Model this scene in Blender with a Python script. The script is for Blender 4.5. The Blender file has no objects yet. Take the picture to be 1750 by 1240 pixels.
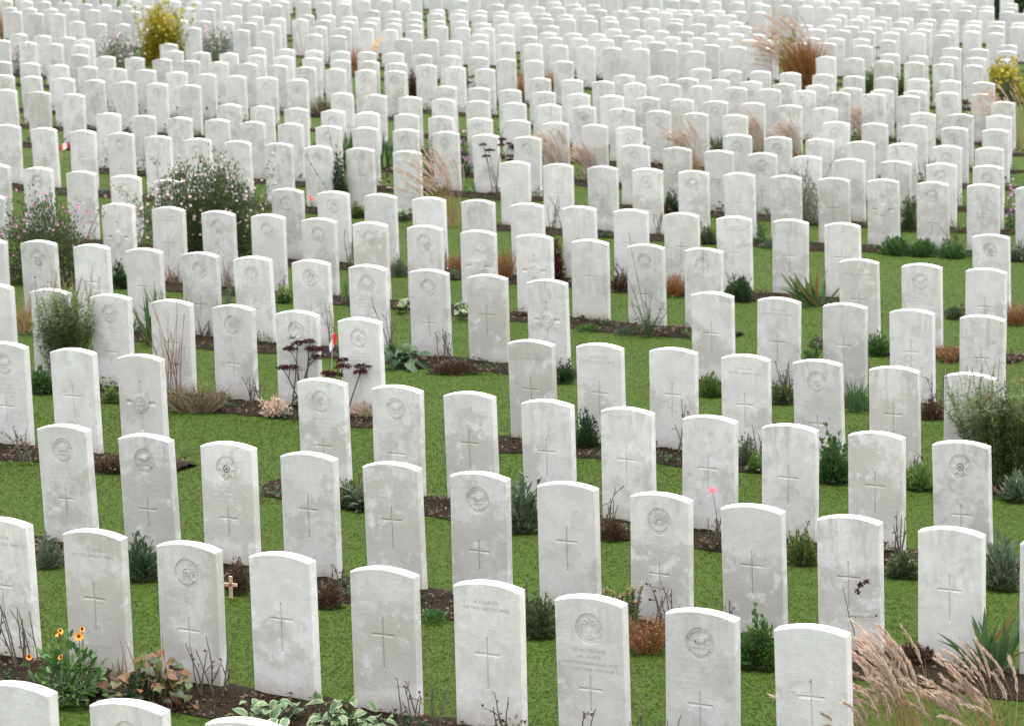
import bpy, bmesh, math, random
import numpy as np
from mathutils import Vector, Matrix
R = random.Random(11)
C = bpy.context.scene.collection
pi = math.pi
# measured ground positions (metres): headstones row by row from the camera, the far ones, the plants
CAM=[5382.235612, 0.203645, -0.032318, 4.561013, -0.049356, -0.042633, 0.470046]
ROWS=[[[-2.299,13.593],[-1.757,13.322],[-1.217,13.046]],[[-2.903,17.109],[-2.356,16.836],[-1.815,16.57],[-1.288,16.333],[-0.731,16.019],[-0.181,15.745],[0.35,15.468],[0.888,15.198],[1.432,14.905]],[[-2.937,20.013],[-2.376,19.736],[-1.843,19.487],[-1.311,19.19],[-0.771,18.909],[-0.243,18.645],[0.293,18.366],[0.831,18.096],[1.37,17.814],[1.901,17.527],[2.442,17.252],[2.975,16.955]],[[-3.853,23.418],[-3.301,23.164],[-2.773,22.928],[-1.372,22.0],[-0.84,21.743],[-0.315,21.512],[0.221,21.247],[0.758,20.99],[1.295,20.728],[1.814,20.45],[2.371,20.216],[2.908,19.946]],[[-4.445,26.617],[-3.919,26.357],[-3.388,26.075],[-2.845,25.812],[-2.307,25.571],[-1.763,25.297],[-1.228,24.966],[0.143,23.956],[0.669,23.825],[1.217,23.646],[1.758,23.388],[2.3,23.211],[2.834,22.934],[3.351,22.686]],[[-4.989,29.771],[-4.484,29.65],[-3.956,29.417],[-3.437,29.183],[-2.896,28.956],[-2.369,28.714],[-1.834,28.525],[-1.297,28.265],[-0.738,28.013],[-0.215,27.71],[0.323,27.448],[1.742,26.827],[2.279,26.545],[2.823,26.263],[3.362,25.96],[3.905,25.682]],[[-5.585,33.546],[-4.12,32.898],[-3.569,32.637],[-3.017,32.375],[-2.49,32.135],[-1.944,31.867],[-1.408,31.602],[-0.859,31.375],[-0.314,31.033],[0.243,30.774],[0.783,30.423],[1.319,30.127],[1.862,29.901],[3.3,29.269],[3.852,28.992],[4.401,28.73]],[[-6.026,36.807],[-5.483,36.502],[-4.932,36.15],[-4.376,35.781],[-3.835,35.393],[-2.451,34.649],[-1.922,34.445],[-1.404,34.254],[-0.861,33.992],[-0.33,33.827],[0.211,33.574],[0.759,33.355],[1.3,33.144],[1.828,32.885],[2.366,32.633],[2.929,32.447],[3.46,32.208],[4.883,31.422]],[[-6.693,42.077],[-6.138,41.713],[-5.597,41.433],[-5.059,41.176],[-4.529,40.818],[-3.983,40.555],[-3.457,40.293],[-2.914,40.071],[-2.388,39.792],[-1.85,39.608],[-1.254,39.312],[0.098,38.181],[0.616,37.955],[1.157,37.765],[1.686,37.583],[2.231,37.392],[2.776,37.224],[3.307,37.015],[3.862,36.834],[4.436,36.765],[4.99,36.56],[5.555,36.4],[6.095,36.199]],[[-5.592,44.217],[-5.069,43.944],[-4.538,43.716],[-4.0,43.493],[-3.48,43.213],[-2.949,43.033],[-2.423,42.762],[-1.902,42.613],[-1.346,42.419],[-0.801,42.162],[-0.257,41.846],[0.28,41.597],[1.68,40.667],[2.2,40.408],[2.728,40.098],[3.265,39.843],[3.802,39.531],[4.323,39.252],[4.86,39.071],[5.41,38.865],[5.964,38.669]],[[-7.641,48.218],[-7.101,47.874],[-6.533,47.543],[-4.037,46.117],[-3.547,45.854],[-3.032,45.59],[-2.488,45.346],[-1.973,45.1],[-1.418,44.907],[-0.912,44.615],[-0.363,44.417],[0.165,44.187],[0.708,43.944],[1.239,43.664],[1.715,43.379],[3.162,42.491],[3.669,42.203],[4.203,42.004],[4.738,41.731],[5.276,41.547],[5.828,41.31],[6.37,41.132]],[[-8.153,51.218],[-7.645,51.069],[-7.096,50.785],[-6.573,50.526],[-6.05,50.244],[-5.525,50.032],[-4.975,49.764],[-2.51,48.648],[-2.005,48.403],[-1.451,48.126],[-0.93,47.776],[-0.397,47.56],[0.142,47.292],[0.674,47.061],[1.192,46.796],[1.731,46.551],[2.267,46.245],[2.799,45.974],[3.355,45.744],[4.729,44.806],[5.274,44.658],[5.804,44.46],[6.352,44.21],[6.9,44.002]],[[-8.664,54.425],[-8.144,54.176],[-7.615,53.859],[-7.077,53.549],[-6.532,53.172],[-6.026,53.009],[-5.479,52.643],[-4.953,52.279],[-4.433,52.003],[-3.905,51.774],[-3.371,51.361],[-0.941,50.437],[-0.404,50.229],[0.096,49.916],[0.631,49.591],[1.162,49.307],[1.678,49.048],[2.224,48.823],[2.746,48.538],[3.264,48.313],[3.806,48.074],[4.335,47.701],[4.839,47.363],[6.217,46.674],[6.778,46.577],[7.317,46.402]],[[-7.617,56.625],[-7.091,56.223],[-6.569,56.07],[-6.043,55.806],[-5.52,55.515],[-5.001,55.288],[-4.481,55.049],[-3.933,54.714],[-3.417,54.392],[-2.887,54.078],[-2.368,53.897],[-1.864,53.774],[0.605,52.615],[1.136,52.384],[1.654,52.153],[2.162,51.817],[2.715,51.68],[3.218,51.442],[3.774,51.244],[4.302,51.017],[4.854,50.786],[5.383,50.528],[5.937,50.366],[6.457,50.099],[7.822,49.129]],[[-9.599,60.39],[-9.03,59.896],[-8.479,59.591],[-7.971,59.368],[-6.067,58.122],[-5.536,57.837],[-5.022,57.72],[-4.482,57.276],[-3.981,57.077],[-3.457,56.804],[-2.907,56.301],[-2.402,56.193],[-1.889,55.772],[-1.365,55.44],[-0.836,55.038],[-0.325,54.684],[2.064,53.736],[2.61,53.526],[3.114,53.211],[3.622,52.97],[4.148,52.697],[4.665,52.277],[5.185,52.064],[5.695,51.552],[6.181,51.289],[6.71,51.14],[7.211,50.936],[7.755,50.769]],[[-9.596,62.546],[-9.059,62.101],[-8.514,61.667],[-8.096,61.205],[-6.374,60.184],[-4.661,59.476],[-4.086,59.188],[-3.533,58.898],[-3.036,58.771],[-2.538,58.731],[-2.033,58.608],[-1.497,58.187],[-0.987,58.001],[-0.475,57.751],[0.054,57.394],[0.556,57.117],[1.101,57.063],[3.49,55.662],[4.004,55.411],[4.52,55.298],[5.018,55.018],[5.56,54.724],[6.066,54.397],[6.617,54.285],[7.122,53.979],[7.636,53.722],[8.168,53.444]],[[-9.064,67.282],[-8.506,66.582],[-8.007,66.579],[-6.449,65.72],[-5.405,65.275],[-4.876,64.791],[-3.828,64.055],[-3.32,63.731],[-1.985,63.051],[-1.457,62.926],[-0.987,62.627],[-0.458,62.564],[0.069,62.287],[0.597,62.053],[1.11,61.817],[1.617,61.526],[2.127,61.258],[2.667,61.13],[3.194,60.908],[3.705,60.595],[6.129,59.658],[6.635,59.328],[7.1,58.675],[7.643,58.451],[8.14,58.12],[8.65,57.845]],[[-10.92,70.871],[-10.365,70.283],[-9.872,70.193],[-6.982,68.544],[-6.47,68.35],[-5.967,68.155],[-5.455,67.965],[-4.902,67.326],[-3.886,66.96],[-3.366,66.716],[-2.881,66.485],[-2.362,66.203],[-1.84,65.924],[-0.481,65.048],[0.037,64.991],[0.539,64.619],[1.05,64.397],[1.571,64.243],[2.074,63.983],[2.614,63.697],[3.111,63.384],[3.626,63.138],[4.139,62.759],[4.641,62.327],[5.166,62.096],[7.501,60.847],[7.993,60.464],[8.546,60.243],[9.045,60.131],[9.545,59.695]]]
FAR=[[-11.88,75.854],[-11.305,72.614],[-11.402,75.79],[-10.935,75.602],[-10.802,72.379],[-10.311,72.359],[-10.394,75.208],[-9.836,72.307],[-9.846,74.822],[-9.343,72.153],[-9.365,74.561],[-8.842,71.977],[-8.948,77.082],[-8.864,74.453],[-8.362,74.204],[-8.384,71.867],[-7.976,77.041],[-7.467,76.773],[-7.323,73.727],[-6.956,76.598],[-6.423,76.047],[-5.93,75.93],[-6.369,78.184],[-5.872,78.212],[-5.391,77.924],[-5.424,75.818],[-4.869,77.808],[-6.838,73.48],[-5.978,70.6],[-5.488,70.509],[-4.967,69.93],[-4.457,69.726],[-4.355,77.537],[-3.859,77.174],[-3.923,79.084],[-3.441,79.104],[-2.901,79.146],[-2.448,79.155],[-4.429,71.627],[-3.941,71.531],[-3.427,71.138],[-3.931,69.529],[-3.397,69.096],[-3.047,74.098],[-2.912,70.726],[-2.898,68.777],[-2.553,73.856],[-2.414,70.513],[-2.377,68.587],[-2.044,73.432],[-1.92,70.301],[-1.897,68.153],[-1.545,73.252],[-1.517,74.901],[-1.42,69.971],[-1.344,67.933],[-1.015,73.163],[-1.004,74.938],[-0.926,69.886],[-0.862,67.443],[-1.019,79.994],[-0.525,74.824],[-0.52,72.878],[-0.414,69.326],[-0.337,67.379],[-0.122,78.0],[-0.02,74.582],[-0.021,72.703],[0.086,69.175],[0.36,77.722],[0.875,77.076],[1.345,79.754],[1.374,77.047],[1.818,78.692],[1.879,76.729],[2.297,78.62],[2.377,76.327],[0.472,74.066],[0.975,73.83],[1.483,73.599],[1.975,73.418],[0.491,72.094],[0.994,71.824],[1.502,71.659],[1.996,71.317],[0.589,68.885],[1.063,68.659],[2.49,73.01],[0.963,66.118],[1.482,66.015],[1.987,65.93],[2.868,75.901],[3.263,77.766],[3.398,75.801],[3.691,77.271],[4.101,76.922],[3.908,75.501],[4.407,76.798],[4.363,75.048],[4.762,76.776],[4.884,74.733],[2.457,71.092],[2.988,72.783],[3.461,72.68],[3.988,72.466],[3.884,70.809],[4.388,70.482],[2.386,67.807],[2.903,67.695],[3.408,67.513],[3.91,67.221],[2.495,65.507],[2.991,65.443],[3.506,65.218],[4.033,65.122],[4.426,66.937],[5.266,76.864],[5.762,76.55],[5.385,74.765],[6.666,80.11],[7.173,80.137],[7.735,80.028],[6.234,76.428],[5.294,71.627],[4.871,70.035],[5.355,69.9],[4.95,66.876],[5.377,66.786],[5.479,64.72],[4.541,64.96],[5.05,64.699],[6.802,70.878],[6.791,69.222],[6.456,65.932],[6.054,64.081],[8.722,82.913],[8.162,79.722],[9.256,82.944],[9.797,82.653],[8.666,79.596],[9.211,79.395],[10.245,82.492],[8.1,75.669],[7.737,73.683],[8.594,75.154],[8.26,73.645],[9.08,74.912],[8.75,73.236],[9.571,74.673],[9.237,73.01],[7.319,70.919],[6.925,69.148],[7.835,70.648],[8.322,70.394],[7.444,68.962],[7.946,68.66],[8.817,70.075],[8.437,68.358],[6.977,65.874],[7.498,65.775],[7.992,65.381],[6.609,64.04],[7.277,63.444],[8.995,68.302],[10.576,79.361],[11.583,83.79],[11.089,79.242],[12.167,84.168],[12.112,81.73],[11.624,79.13],[12.167,79.169],[12.532,81.41],[13.466,83.327],[13.136,81.313],[12.675,78.903],[10.072,74.441],[9.728,72.537],[9.338,69.884],[10.57,74.158],[10.265,72.383],[9.819,69.568],[9.459,67.822],[11.081,73.985],[10.763,72.119],[10.358,69.502],[11.617,73.899],[11.273,71.911],[10.8,68.954],[12.093,73.539],[11.758,71.697],[9.017,63.157],[9.533,62.92],[10.356,64.441],[9.997,62.428]]
PLANTS=[
('twigs', -2.799, 16.834, 0.488, 0.423),
('rudbeckia', -2.441, 16.244, 0.372, 0.472),
('straw', -2.205, 16.619, 0.154, 0.051),
('geranium', -1.986, 16.222, 0.252, 0.393),
('twigs', -1.692, 16.297, 0.329, 0.253),
('grey_clump', -2.99, 19.41, 0.194, 0.157),
('dark_clump', -2.365, 19.109, 0.279, 0.191),
('dry_shrub', -1.733, 18.779, 0.217, 0.13),
('twigs', -1.109, 18.697, 0.223, 0.144),
('brown_clump', -1.162, 18.473, 0.128, 0.178),
('hosta', -1.325, 15.755, 0.159, 0.275),
('hosta', -1.008, 15.705, 0.177, 0.275),
('hosta', -0.793, 15.673, 0.122, 0.183),
('twigs', -0.58, 15.662, 0.289, 0.213),
('twigs', -0.436, 15.604, 0.334, 0.134),
('twigs', -0.109, 15.557, 0.272, 0.067),
('mat', -0.515, 18.145, 0.07, 0.161),
('leafy', 0.11, 17.82, 0.227, 0.193),
('euphorbia', 0.593, 17.864, 0.304, 0.262),
('rust_clump', 0.728, 17.508, 0.196, 0.203),
('twigs', 0.826, 17.963, 0.33, 0.222),
('twigs', 1.225, 17.819, 0.296, 0.055),
('leafy', 1.348, 17.18, 0.253, 0.22),
('twigs', 0.583, 15.279, 0.243, 0.107),
('twigs', 0.311, 15.418, 0.219, 0.042),
('twigs', 0.72, 15.213, 0.256, 0.089),
('grey_leaf', 0.034, 20.704, 0.318, 0.191),
('brown_clump', 0.642, 20.49, 0.134, 0.197),
('twigs', 0.614, 20.598, 0.38, 0.174),
('twigs', 1.286, 20.248, 0.233, 0.171),
('pink_flower', 1.348, 20.36, 0.375, 0.07),
('leafy', 1.855, 19.852, 0.199, 0.199),
('twigs', 2.457, 19.842, 0.344, 0.168),
('dark_clump', 2.473, 19.524, 0.128, 0.203),
('grey_leaf', 3.056, 19.237, 0.311, 0.208),
('plume_grass', 2.003, 15.161, 0.769, 0.592),
('plume_grass', 2.385, 15.242, 0.624, 0.327),
('plume_grass', 1.735, 15.025, 0.557, 0.293),
('iris', 2.633, 17.074, 0.424, 0.364),
('rose_stem', 1.925, 17.136, 0.498, 0.086),
('brown_clump', 2.237, 17.285, 0.1, 0.268),
('twigs', -3.62, 22.806, 0.278, 0.244),
('leafy', -3.948, 25.847, 0.226, 0.177),
('bright_leaf', -3.322, 25.451, 0.126, 0.116),
('heather', -2.587, 25.077, 0.238, 0.477),
('red_twigs', -2.839, 25.735, 0.932, 0.293),
('twigs', -2.153, 25.446, 0.252, 0.213),
('brown_clump', -2.981, 22.544, 0.095, 0.258),
('sedum', -1.773, 25.232, 0.586, 0.384),
('sedum', -1.378, 24.983, 0.466, 0.285),
('dead_fern', -1.924, 24.921, 0.133, 0.209),
('dead_fern', -1.231, 24.876, 0.114, 0.189),
('dark_clump', -1.166, 21.385, 0.188, 0.139),
('grey_leaf', -1.091, 21.351, 0.106, 0.123),
('hosta_green', -0.966, 27.492, 0.188, 0.261),
('brown_clump', -0.519, 27.233, 0.083, 0.465),
('twigs', -0.591, 27.856, 0.306, 0.211),
('dark_clump', 0.556, 23.665, 0.298, 0.19),
('twigs', 0.7, 23.533, 0.27, 0.072),
('twigs', 1.31, 23.525, 0.424, 0.216),
('dark_clump', 0.447, 26.783, 0.142, 0.173),
('grey_clump', 1.753, 23.107, 0.23, 0.168),
('bright_leaf', 1.801, 22.929, 0.114, 0.079),
('twigs', 1.874, 23.278, 0.342, 0.125),
('leafy', 1.681, 26.227, 0.17, 0.2),
('rosemary', 1.333, 29.517, 0.604, 0.358),
('mat', 0.743, 29.807, 0.079, 0.26),
('mat_grey', 1.101, 29.603, 0.09, 0.269),
('twigs', 2.33, 26.45, 0.282, 0.181),
('dark_clump', 2.272, 25.921, 0.148, 0.178),
('leafy', 2.569, 26.325, 0.493, 0.15),
('leafy', 3.403, 28.595, 0.193, 0.195),
('grass_tuft', 2.862, 25.595, 0.263, 0.195),
('twigs', 3.534, 25.628, 0.322, 0.137),
('brown_clump', 3.439, 25.291, 0.135, 0.174),
('rust_clump', 4.012, 28.3, 0.14, 0.15),
('feathery', 3.58, 22.453, 0.843, 0.645),
('leafy', 2.346, 22.573, 0.337, 0.225),
('bright_leaf', 2.953, 22.361, 0.197, 0.197),
('twigs', 2.973, 22.711, 0.191, 0.096),
('silver_spiky', 3.603, 21.991, 0.169, 0.185),
('pink_rose', -4.871, 32.618, 0.984, 1.168),
('white_rose', -3.358, 34.762, 1.178, 1.715),
('dark_clump', -4.048, 32.245, 0.268, 0.146),
('iris_green', -3.278, 28.585, 0.53, 0.411),
('feathery', -3.77, 26.201, 0.858, 0.477),
('straw_tuft', -4.559, 29.075, 0.407, 0.22),
('red_twigs', -3.51, 32.442, 0.282, 0.147),
('red_twigs', -2.951, 32.264, 0.317, 0.158),
('twigs', -2.848, 28.842, 0.186, 0.153),
('straps', -4.182, 35.6, 0.241, 0.107),
('grey_clump', -2.623, 28.759, 0.496, 0.152),
('twigs', -2.342, 31.79, 0.216, 0.132),
('bright_leaf', -2.287, 31.414, 0.119, 0.142),
('tulip', -2.458, 39.232, 0.206, 0.103),
('twigs', -1.756, 34.308, 0.375, 0.155),
('grey_clump', -1.19, 33.529, 0.19, 0.177),
('straps', -1.668, 31.36, 0.261, 0.071),
('twigs', -1.133, 28.118, 0.48, 0.128),
('twigs', -1.645, 28.355, 0.449, 0.086),
('hosta', -1.062, 30.834, 0.117, 0.163),
('hosta', -0.464, 30.482, 0.173, 0.173),
('rust_clump', -0.572, 33.628, 0.228, 0.114),
('grey_clump', -0.594, 33.342, 0.101, 0.126),
('rust_clump', -0.053, 33.314, 0.327, 0.176),
('plume_grass', -0.7, 38.254, 0.935, 0.547),
('sedum', -0.108, 41.237, 0.805, 0.356),
('hosta', -1.289, 38.73, 0.16, 0.189),
('leafy', -1.866, 38.964, 0.132, 0.176),
('twigs', -0.683, 33.854, 0.268, 0.077),
('twigs', 0.591, 37.387, 0.464, 0.253),
('dark_red', 0.501, 33.381, 0.504, 0.164),
('mat_grey', 1.179, 37.321, 0.126, 0.183),
('dark_clump', 2.116, 40.059, 0.271, 0.196),
('twigs', 1.795, 37.289, 0.309, 0.183),
('leafy', 2.369, 36.852, 0.194, 0.194),
('rose_leafy', 2.996, 36.879, 0.597, 0.222),
('mat_grey', 3.051, 36.551, 0.152, 0.193),
('rust_clump', 1.713, 32.325, 0.244, 0.171),
('dark_clump', 2.377, 32.055, 0.255, 0.303),
('twigs', 1.195, 33.116, 0.313, 0.15),
('brown_clump', 1.162, 32.592, 0.185, 0.16),
('silver_shrub', 3.641, 38.987, 0.689, 0.616),
('iris', 3.082, 31.774, 0.397, 0.481),
('dark_clump', 4.959, 38.461, 0.463, 0.203),
('leafy', 4.515, 36.142, 0.204, 0.354),
('leafy', 4.802, 36.044, 0.177, 0.34),
('leafy', 5.143, 35.954, 0.136, 0.339),
('rose_leafy', 5.21, 36.421, 0.439, 0.275),
('red_rose', 6.23, 38.484, 0.667, 0.174),
('grey_leaf', 5.861, 35.703, 0.162, 0.202),
('red_heather', 5.03, 30.71, 0.209, 0.221),
('dark_clump', 4.459, 31.024, 0.106, 0.176),
('aster', -0.827, 44.318, 0.648, 0.698),
('sedum', 0.159, 44.153, 0.447, 0.281),
('dark_clump', -2.116, 39.608, 0.8, 0.193),
('iris_green', -1.735, 44.914, 0.589, 0.202),
('iris_green', -2.249, 45.125, 0.587, 0.186),
('plume_grass', 0.715, 43.842, 0.682, 0.362),
('plume_grass', 1.201, 43.603, 0.564, 0.294),
('plume_grass', 2.784, 45.367, 0.748, 0.476),
('plume_grass', 3.914, 47.916, 0.682, 0.449),
('plume_grass', 4.435, 47.542, 0.588, 0.267),
('plume_grass', 5.836, 51.042, 0.573, 0.401),
('grass_tuft', 5.633, 41.323, 0.629, 0.217),
('grass_tuft', 3.305, 48.187, 0.307, 0.198),
('sedum', 8.064, 52.871, 0.653, 0.336),
('grass_tuft', 7.552, 53.169, 0.398, 0.199),
('plume_grass', 5.954, 61.429, 1.627, 1.375),
('rust_grass', -11.415, 72.962, 1.002, 0.542),
('yellow_shrub', -7.12, 65.979, 1.301, 1.08),
('far_rose', -7.785, 64.038, 0.858, 1.096),
('far_rose', -5.921, 66.282, 0.888, 1.455),
('far_rose', -9.398, 62.629, 0.629, 1.282),
('red_twigs', -4.239, 66.338, 0.987, 0.987),
('yellow_shrub', 9.418, 58.995, 0.903, 0.771),
('sedum', 7.572, 64.66, 0.723, 0.434),
('leafy', 7.14, 60.793, 0.499, 0.386),
('leafy', 7.731, 60.628, 0.498, 0.294),
('orange_flower', -2.613, 66.38, 0.568, 0.222),
('rust_grass', -3.021, 64.167, 0.621, 0.215),
('rust_grass', 0.348, 57.619, 0.602, 0.172),
('rust_grass', 0.955, 60.314, 0.472, 0.18),
('dark_leafy', 6.577, 90.426, 0.503, 1.04),
('dark_red', -1.659, 58.014, 0.584, 0.173),
('sedum', -0.683, 55.307, 0.681, 0.351),
('plume_grass', 8.214, 49.933, 1.047, 0.43),
('dark_clump', 9.239, 57.605, 0.603, 0.258),
('heather', -3.107, 53.827, 0.342, 0.402),
('grass_tuft', 5.314, 66.532, 0.496, 0.372),
('iris_green', -0.472, 76.551, 0.654, 0.313),
]
EXTRA={'cross': (-1.77, 18.653), 'flag': (-1.588, 27.034), 'canada': (-6.446, 45.493)}

F, PITCH, ROLL, CAMH, GX, GY, AZ = CAM
CA, SA = math.cos(AZ), math.sin(AZ)
def gz(x, y): return GX*x + GY*y
def uv(x, y): return (x*CA - y*SA, x*SA + y*CA)          # along a row, across the rows
def xy(u, v): return (u*CA + v*SA, -u*SA + v*CA)
W, T, HT, SH = .381, .076, .813, .783

# ---------------------------------------------------------------- materials
def mat(name):
    m = bpy.data.materials.new(name); m.use_nodes = True
    nt = m.node_tree; return m, nt, nt.nodes['Principled BSDF']
def N(nt, t, **k):
    n = nt.nodes.new(t)
    for a, b in k.items():
        if a in n.inputs: n.inputs[a].default_value = b
        else: setattr(n, a, b)
    return n
def L(nt, a, b): nt.links.new(a, b)
def ramp(nt, fac, stops, interp='LINEAR'):
    r = nt.nodes.new('ShaderNodeValToRGB'); r.color_ramp.interpolation = interp
    e = r.color_ramp.elements
    while len(e) < len(stops): e.new(.5)
    for i, (p, c) in enumerate(stops):
        e[i].position = p; e[i].color = (c if len(c) == 4 else (*c, 1)) if hasattr(c, '__len__') else (c, c, c, 1)
    L(nt, fac, r.inputs[0]); return r.outputs[0]
def M2(nt, op, a, b, clamp=False):
    n = nt.nodes.new('ShaderNodeMath'); n.operation = op; n.use_clamp = clamp
    for i, x in enumerate((a, b)):
        if hasattr(x, 'node'): L(nt, x, n.inputs[i])
        else: n.inputs[i].default_value = x
    return n.outputs[0]
def mix(nt, fac, a, b):
    n = nt.nodes.new('ShaderNodeMix'); n.data_type = 'RGBA'
    for i, x in ((0, fac), (6, a), (7, b)):
        if hasattr(x, 'node'): L(nt, x, n.inputs[i])
        else: n.inputs[i].default_value = x if i == 0 else (*x, 1)
    return n.outputs[2]

def stone_material(name='portland_stone', foot=True):
    m, nt, b = mat(name)
    tc = N(nt, 'ShaderNodeTexCoord'); oi = N(nt, 'ShaderNodeObjectInfo')
    sep = N(nt, 'ShaderNodeSeparateColor'); L(nt, oi.outputs['Color'], sep.inputs[0])
    off = N(nt, 'ShaderNodeVectorMath', operation='SCALE'); L(nt, oi.outputs['Color'], off.inputs[0]); off.inputs['Scale'].default_value = 47.
    P = N(nt, 'ShaderNodeVectorMath', operation='ADD'); L(nt, tc.outputs['Object'], P.inputs[0]); L(nt, off.outputs[0], P.inputs[1])
    xyz = N(nt, 'ShaderNodeSeparateXYZ'); L(nt, tc.outputs['Object'], xyz.inputs[0])
    mp = N(nt, 'ShaderNodeMapping'); L(nt, P.outputs[0], mp.inputs[0]); mp.inputs['Scale'].default_value = (1, 1, .16)
    def noise(src, s, d=4, r=.55):
        n = N(nt, 'ShaderNodeTexNoise', Scale=s, Detail=d, Roughness=r); L(nt, src, n.inputs['Vector']); return n.outputs[0]
    n1 = noise(P.outputs[0], 5.5); nb = noise(P.outputs[0], 2.7, 6, .62); nw = noise(P.outputs[0], 8., 7, .72); ns = noise(mp.outputs[0], 22, 3); nf = noise(P.outputs[0], 130, 3, .7); nm = noise(P.outputs[0], 28, 4, .65)
    warm = mix(nt, sep.outputs[1], (.71, .695, .675), (.72, .685, .64))
    c = mix(nt, ramp(nt, n1, [(.35, 0), (.7, 1)]), warm, (.60, .58, .55))
    c = mix(nt, M2(nt, 'MULTIPLY', ramp(nt, nm, [(.5, 0), (.68, 1)]), .35), c, (.56, .545, .52))
    # damp patches with a drying edge
    t = M2(nt, 'ADD', nb, M2(nt, 'MULTIPLY', M2(nt, 'SUBTRACT', sep.outputs[2], .5), .42))
    t = M2(nt, 'ADD', t, M2(nt, 'MULTIPLY', M2(nt, 'SUBTRACT', nm, .5), .16))
    t = M2(nt, 'ADD', t, ramp(nt, xyz.outputs[2], [(.0, 0), (.14, .0), (.22, .13), (.42, .13), (.58, .03), (.72, 0)])) if foot else t
    damp = ramp(nt, t, [(.565, 0), (.62, .7), (.8, 1)])
    c = mix(nt, M2(nt, 'MULTIPLY', damp, .75), c, (.455, .43, .38))
    salt = M2(nt, 'MULTIPLY', ramp(nt, nw, [(.53, 0), (.62, .8)]), ramp(nt, nb, [(.42, 0), (.56, 1)]))
    c = mix(nt, salt, c, (.765, .76, .755))
    al = M2(nt, 'MULTIPLY', ramp(nt, noise(P.outputs[0], 9, 6, .7), [(.5, 0), (.66, 1)]), M2(nt, 'MULTIPLY', oi.outputs['Alpha'], .85))
    c = mix(nt, al, c, (.44, .44, .40))
    # rain streaks from the top
    zt = ramp(nt, xyz.outputs[2], [(.35, 0), (.8, 1)])
    st = M2(nt, 'MULTIPLY', ramp(nt, ns, [(.5, 0), (.72, 1)]), zt)
    gr = N(nt, 'ShaderNodeMath', operation='MULTIPLY'); L(nt, st, gr.inputs[0]); L(nt, oi.outputs['Alpha'], gr.inputs[1])
    c = mix(nt, M2(nt, 'MULTIPLY', gr.outputs[0], .8), c, (.36, .36, .335))
    # lichen specks and chips
    sp = N(nt, 'ShaderNodeTexVoronoi', Scale=38.); L(nt, P.outputs[0], sp.inputs['Vector'])
    spm = M2(nt, 'MULTIPLY', ramp(nt, sp.outputs['Distance'], [(.10, 1), (.2, 0)]), ramp(nt, n1, [(.55, 0), (.62, 1)]))
    c = mix(nt, M2(nt, 'MULTIPLY', spm, .5), c, (.38, .38, .35))
    # soil splashed on the foot
    zb = ramp(nt, M2(nt, 'ADD', xyz.outputs[2], M2(nt, 'MULTIPLY', M2(nt, 'SUBTRACT', nm, .5), .22)), [(.02, 1), (.13, 0)])
    if foot: c = mix(nt, M2(nt, 'MULTIPLY', zb, .6), c, (.40, .35, .27))
    hv = N(nt, 'ShaderNodeHueSaturation'); L(nt, c, hv.inputs['Color']); L(nt, M2(nt, 'ADD', M2(nt, 'MULTIPLY', sep.outputs[0] if foot else N(nt, 'ShaderNodeNewGeometry').outputs['Random Per Island'], .17 if foot else .22), .83 if foot else .76), hv.inputs['Value'])
    c = hv.outputs[0]
    L(nt, c, b.inputs['Base Color']); b.inputs['Roughness'].default_value = .85; b.inputs['Specular IOR Level'].default_value = .25
    bp = N(nt, 'ShaderNodeBump', Strength=.5, Distance=.005); L(nt, M2(nt, 'ADD', nf, nm), bp.inputs['Height']); L(nt, bp.outputs[0], b.inputs['Normal'])
    return m
STONE = stone_material(); STONE_FAR = stone_material('portland_stone_far', False)

def leaf_material(name, cols, trans=.25, rough=.55, coat=.3):
    m, nt, b = mat(name)
    g = N(nt, 'ShaderNodeNewGeometry')
    k = len(cols)
    c = ramp(nt, g.outputs['Random Per Island'], [(i/max(1, k-1), col) for i, col in enumerate(cols)])
    L(nt, c, b.inputs['Base Color']); b.inputs['Roughness'].default_value = rough; b.inputs['Specular IOR Level'].default_value = coat
    if trans:
        tr = N(nt, 'ShaderNodeBsdfTranslucent'); L(nt, c, tr.inputs[0])
        mx = N(nt, 'ShaderNodeMixShader'); mx.inputs[0].default_value = trans
        L(nt, b.outputs[0], mx.inputs[1]); L(nt, tr.outputs[0], mx.inputs[2])
        L(nt, mx.outputs[0], nt.nodes['Material Output'].inputs[0])
    return m
def plain(name, col, rough=.7, var=.25, scale=30):
    m, nt, b = mat(name)
    tc = N(nt, 'ShaderNodeTexCoord'); n = N(nt, 'ShaderNodeTexNoise', Scale=scale, Detail=4.); L(nt, tc.outputs['Object'], n.inputs['Vector'])
    c = ramp(nt, n.outputs[0], [(.3, tuple(x*(1-var) for x in col)), (.7, tuple(min(1, x*(1+var)) for x in col))])
    L(nt, c, b.inputs['Base Color']); b.inputs['Roughness'].default_value = rough; return m
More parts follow.
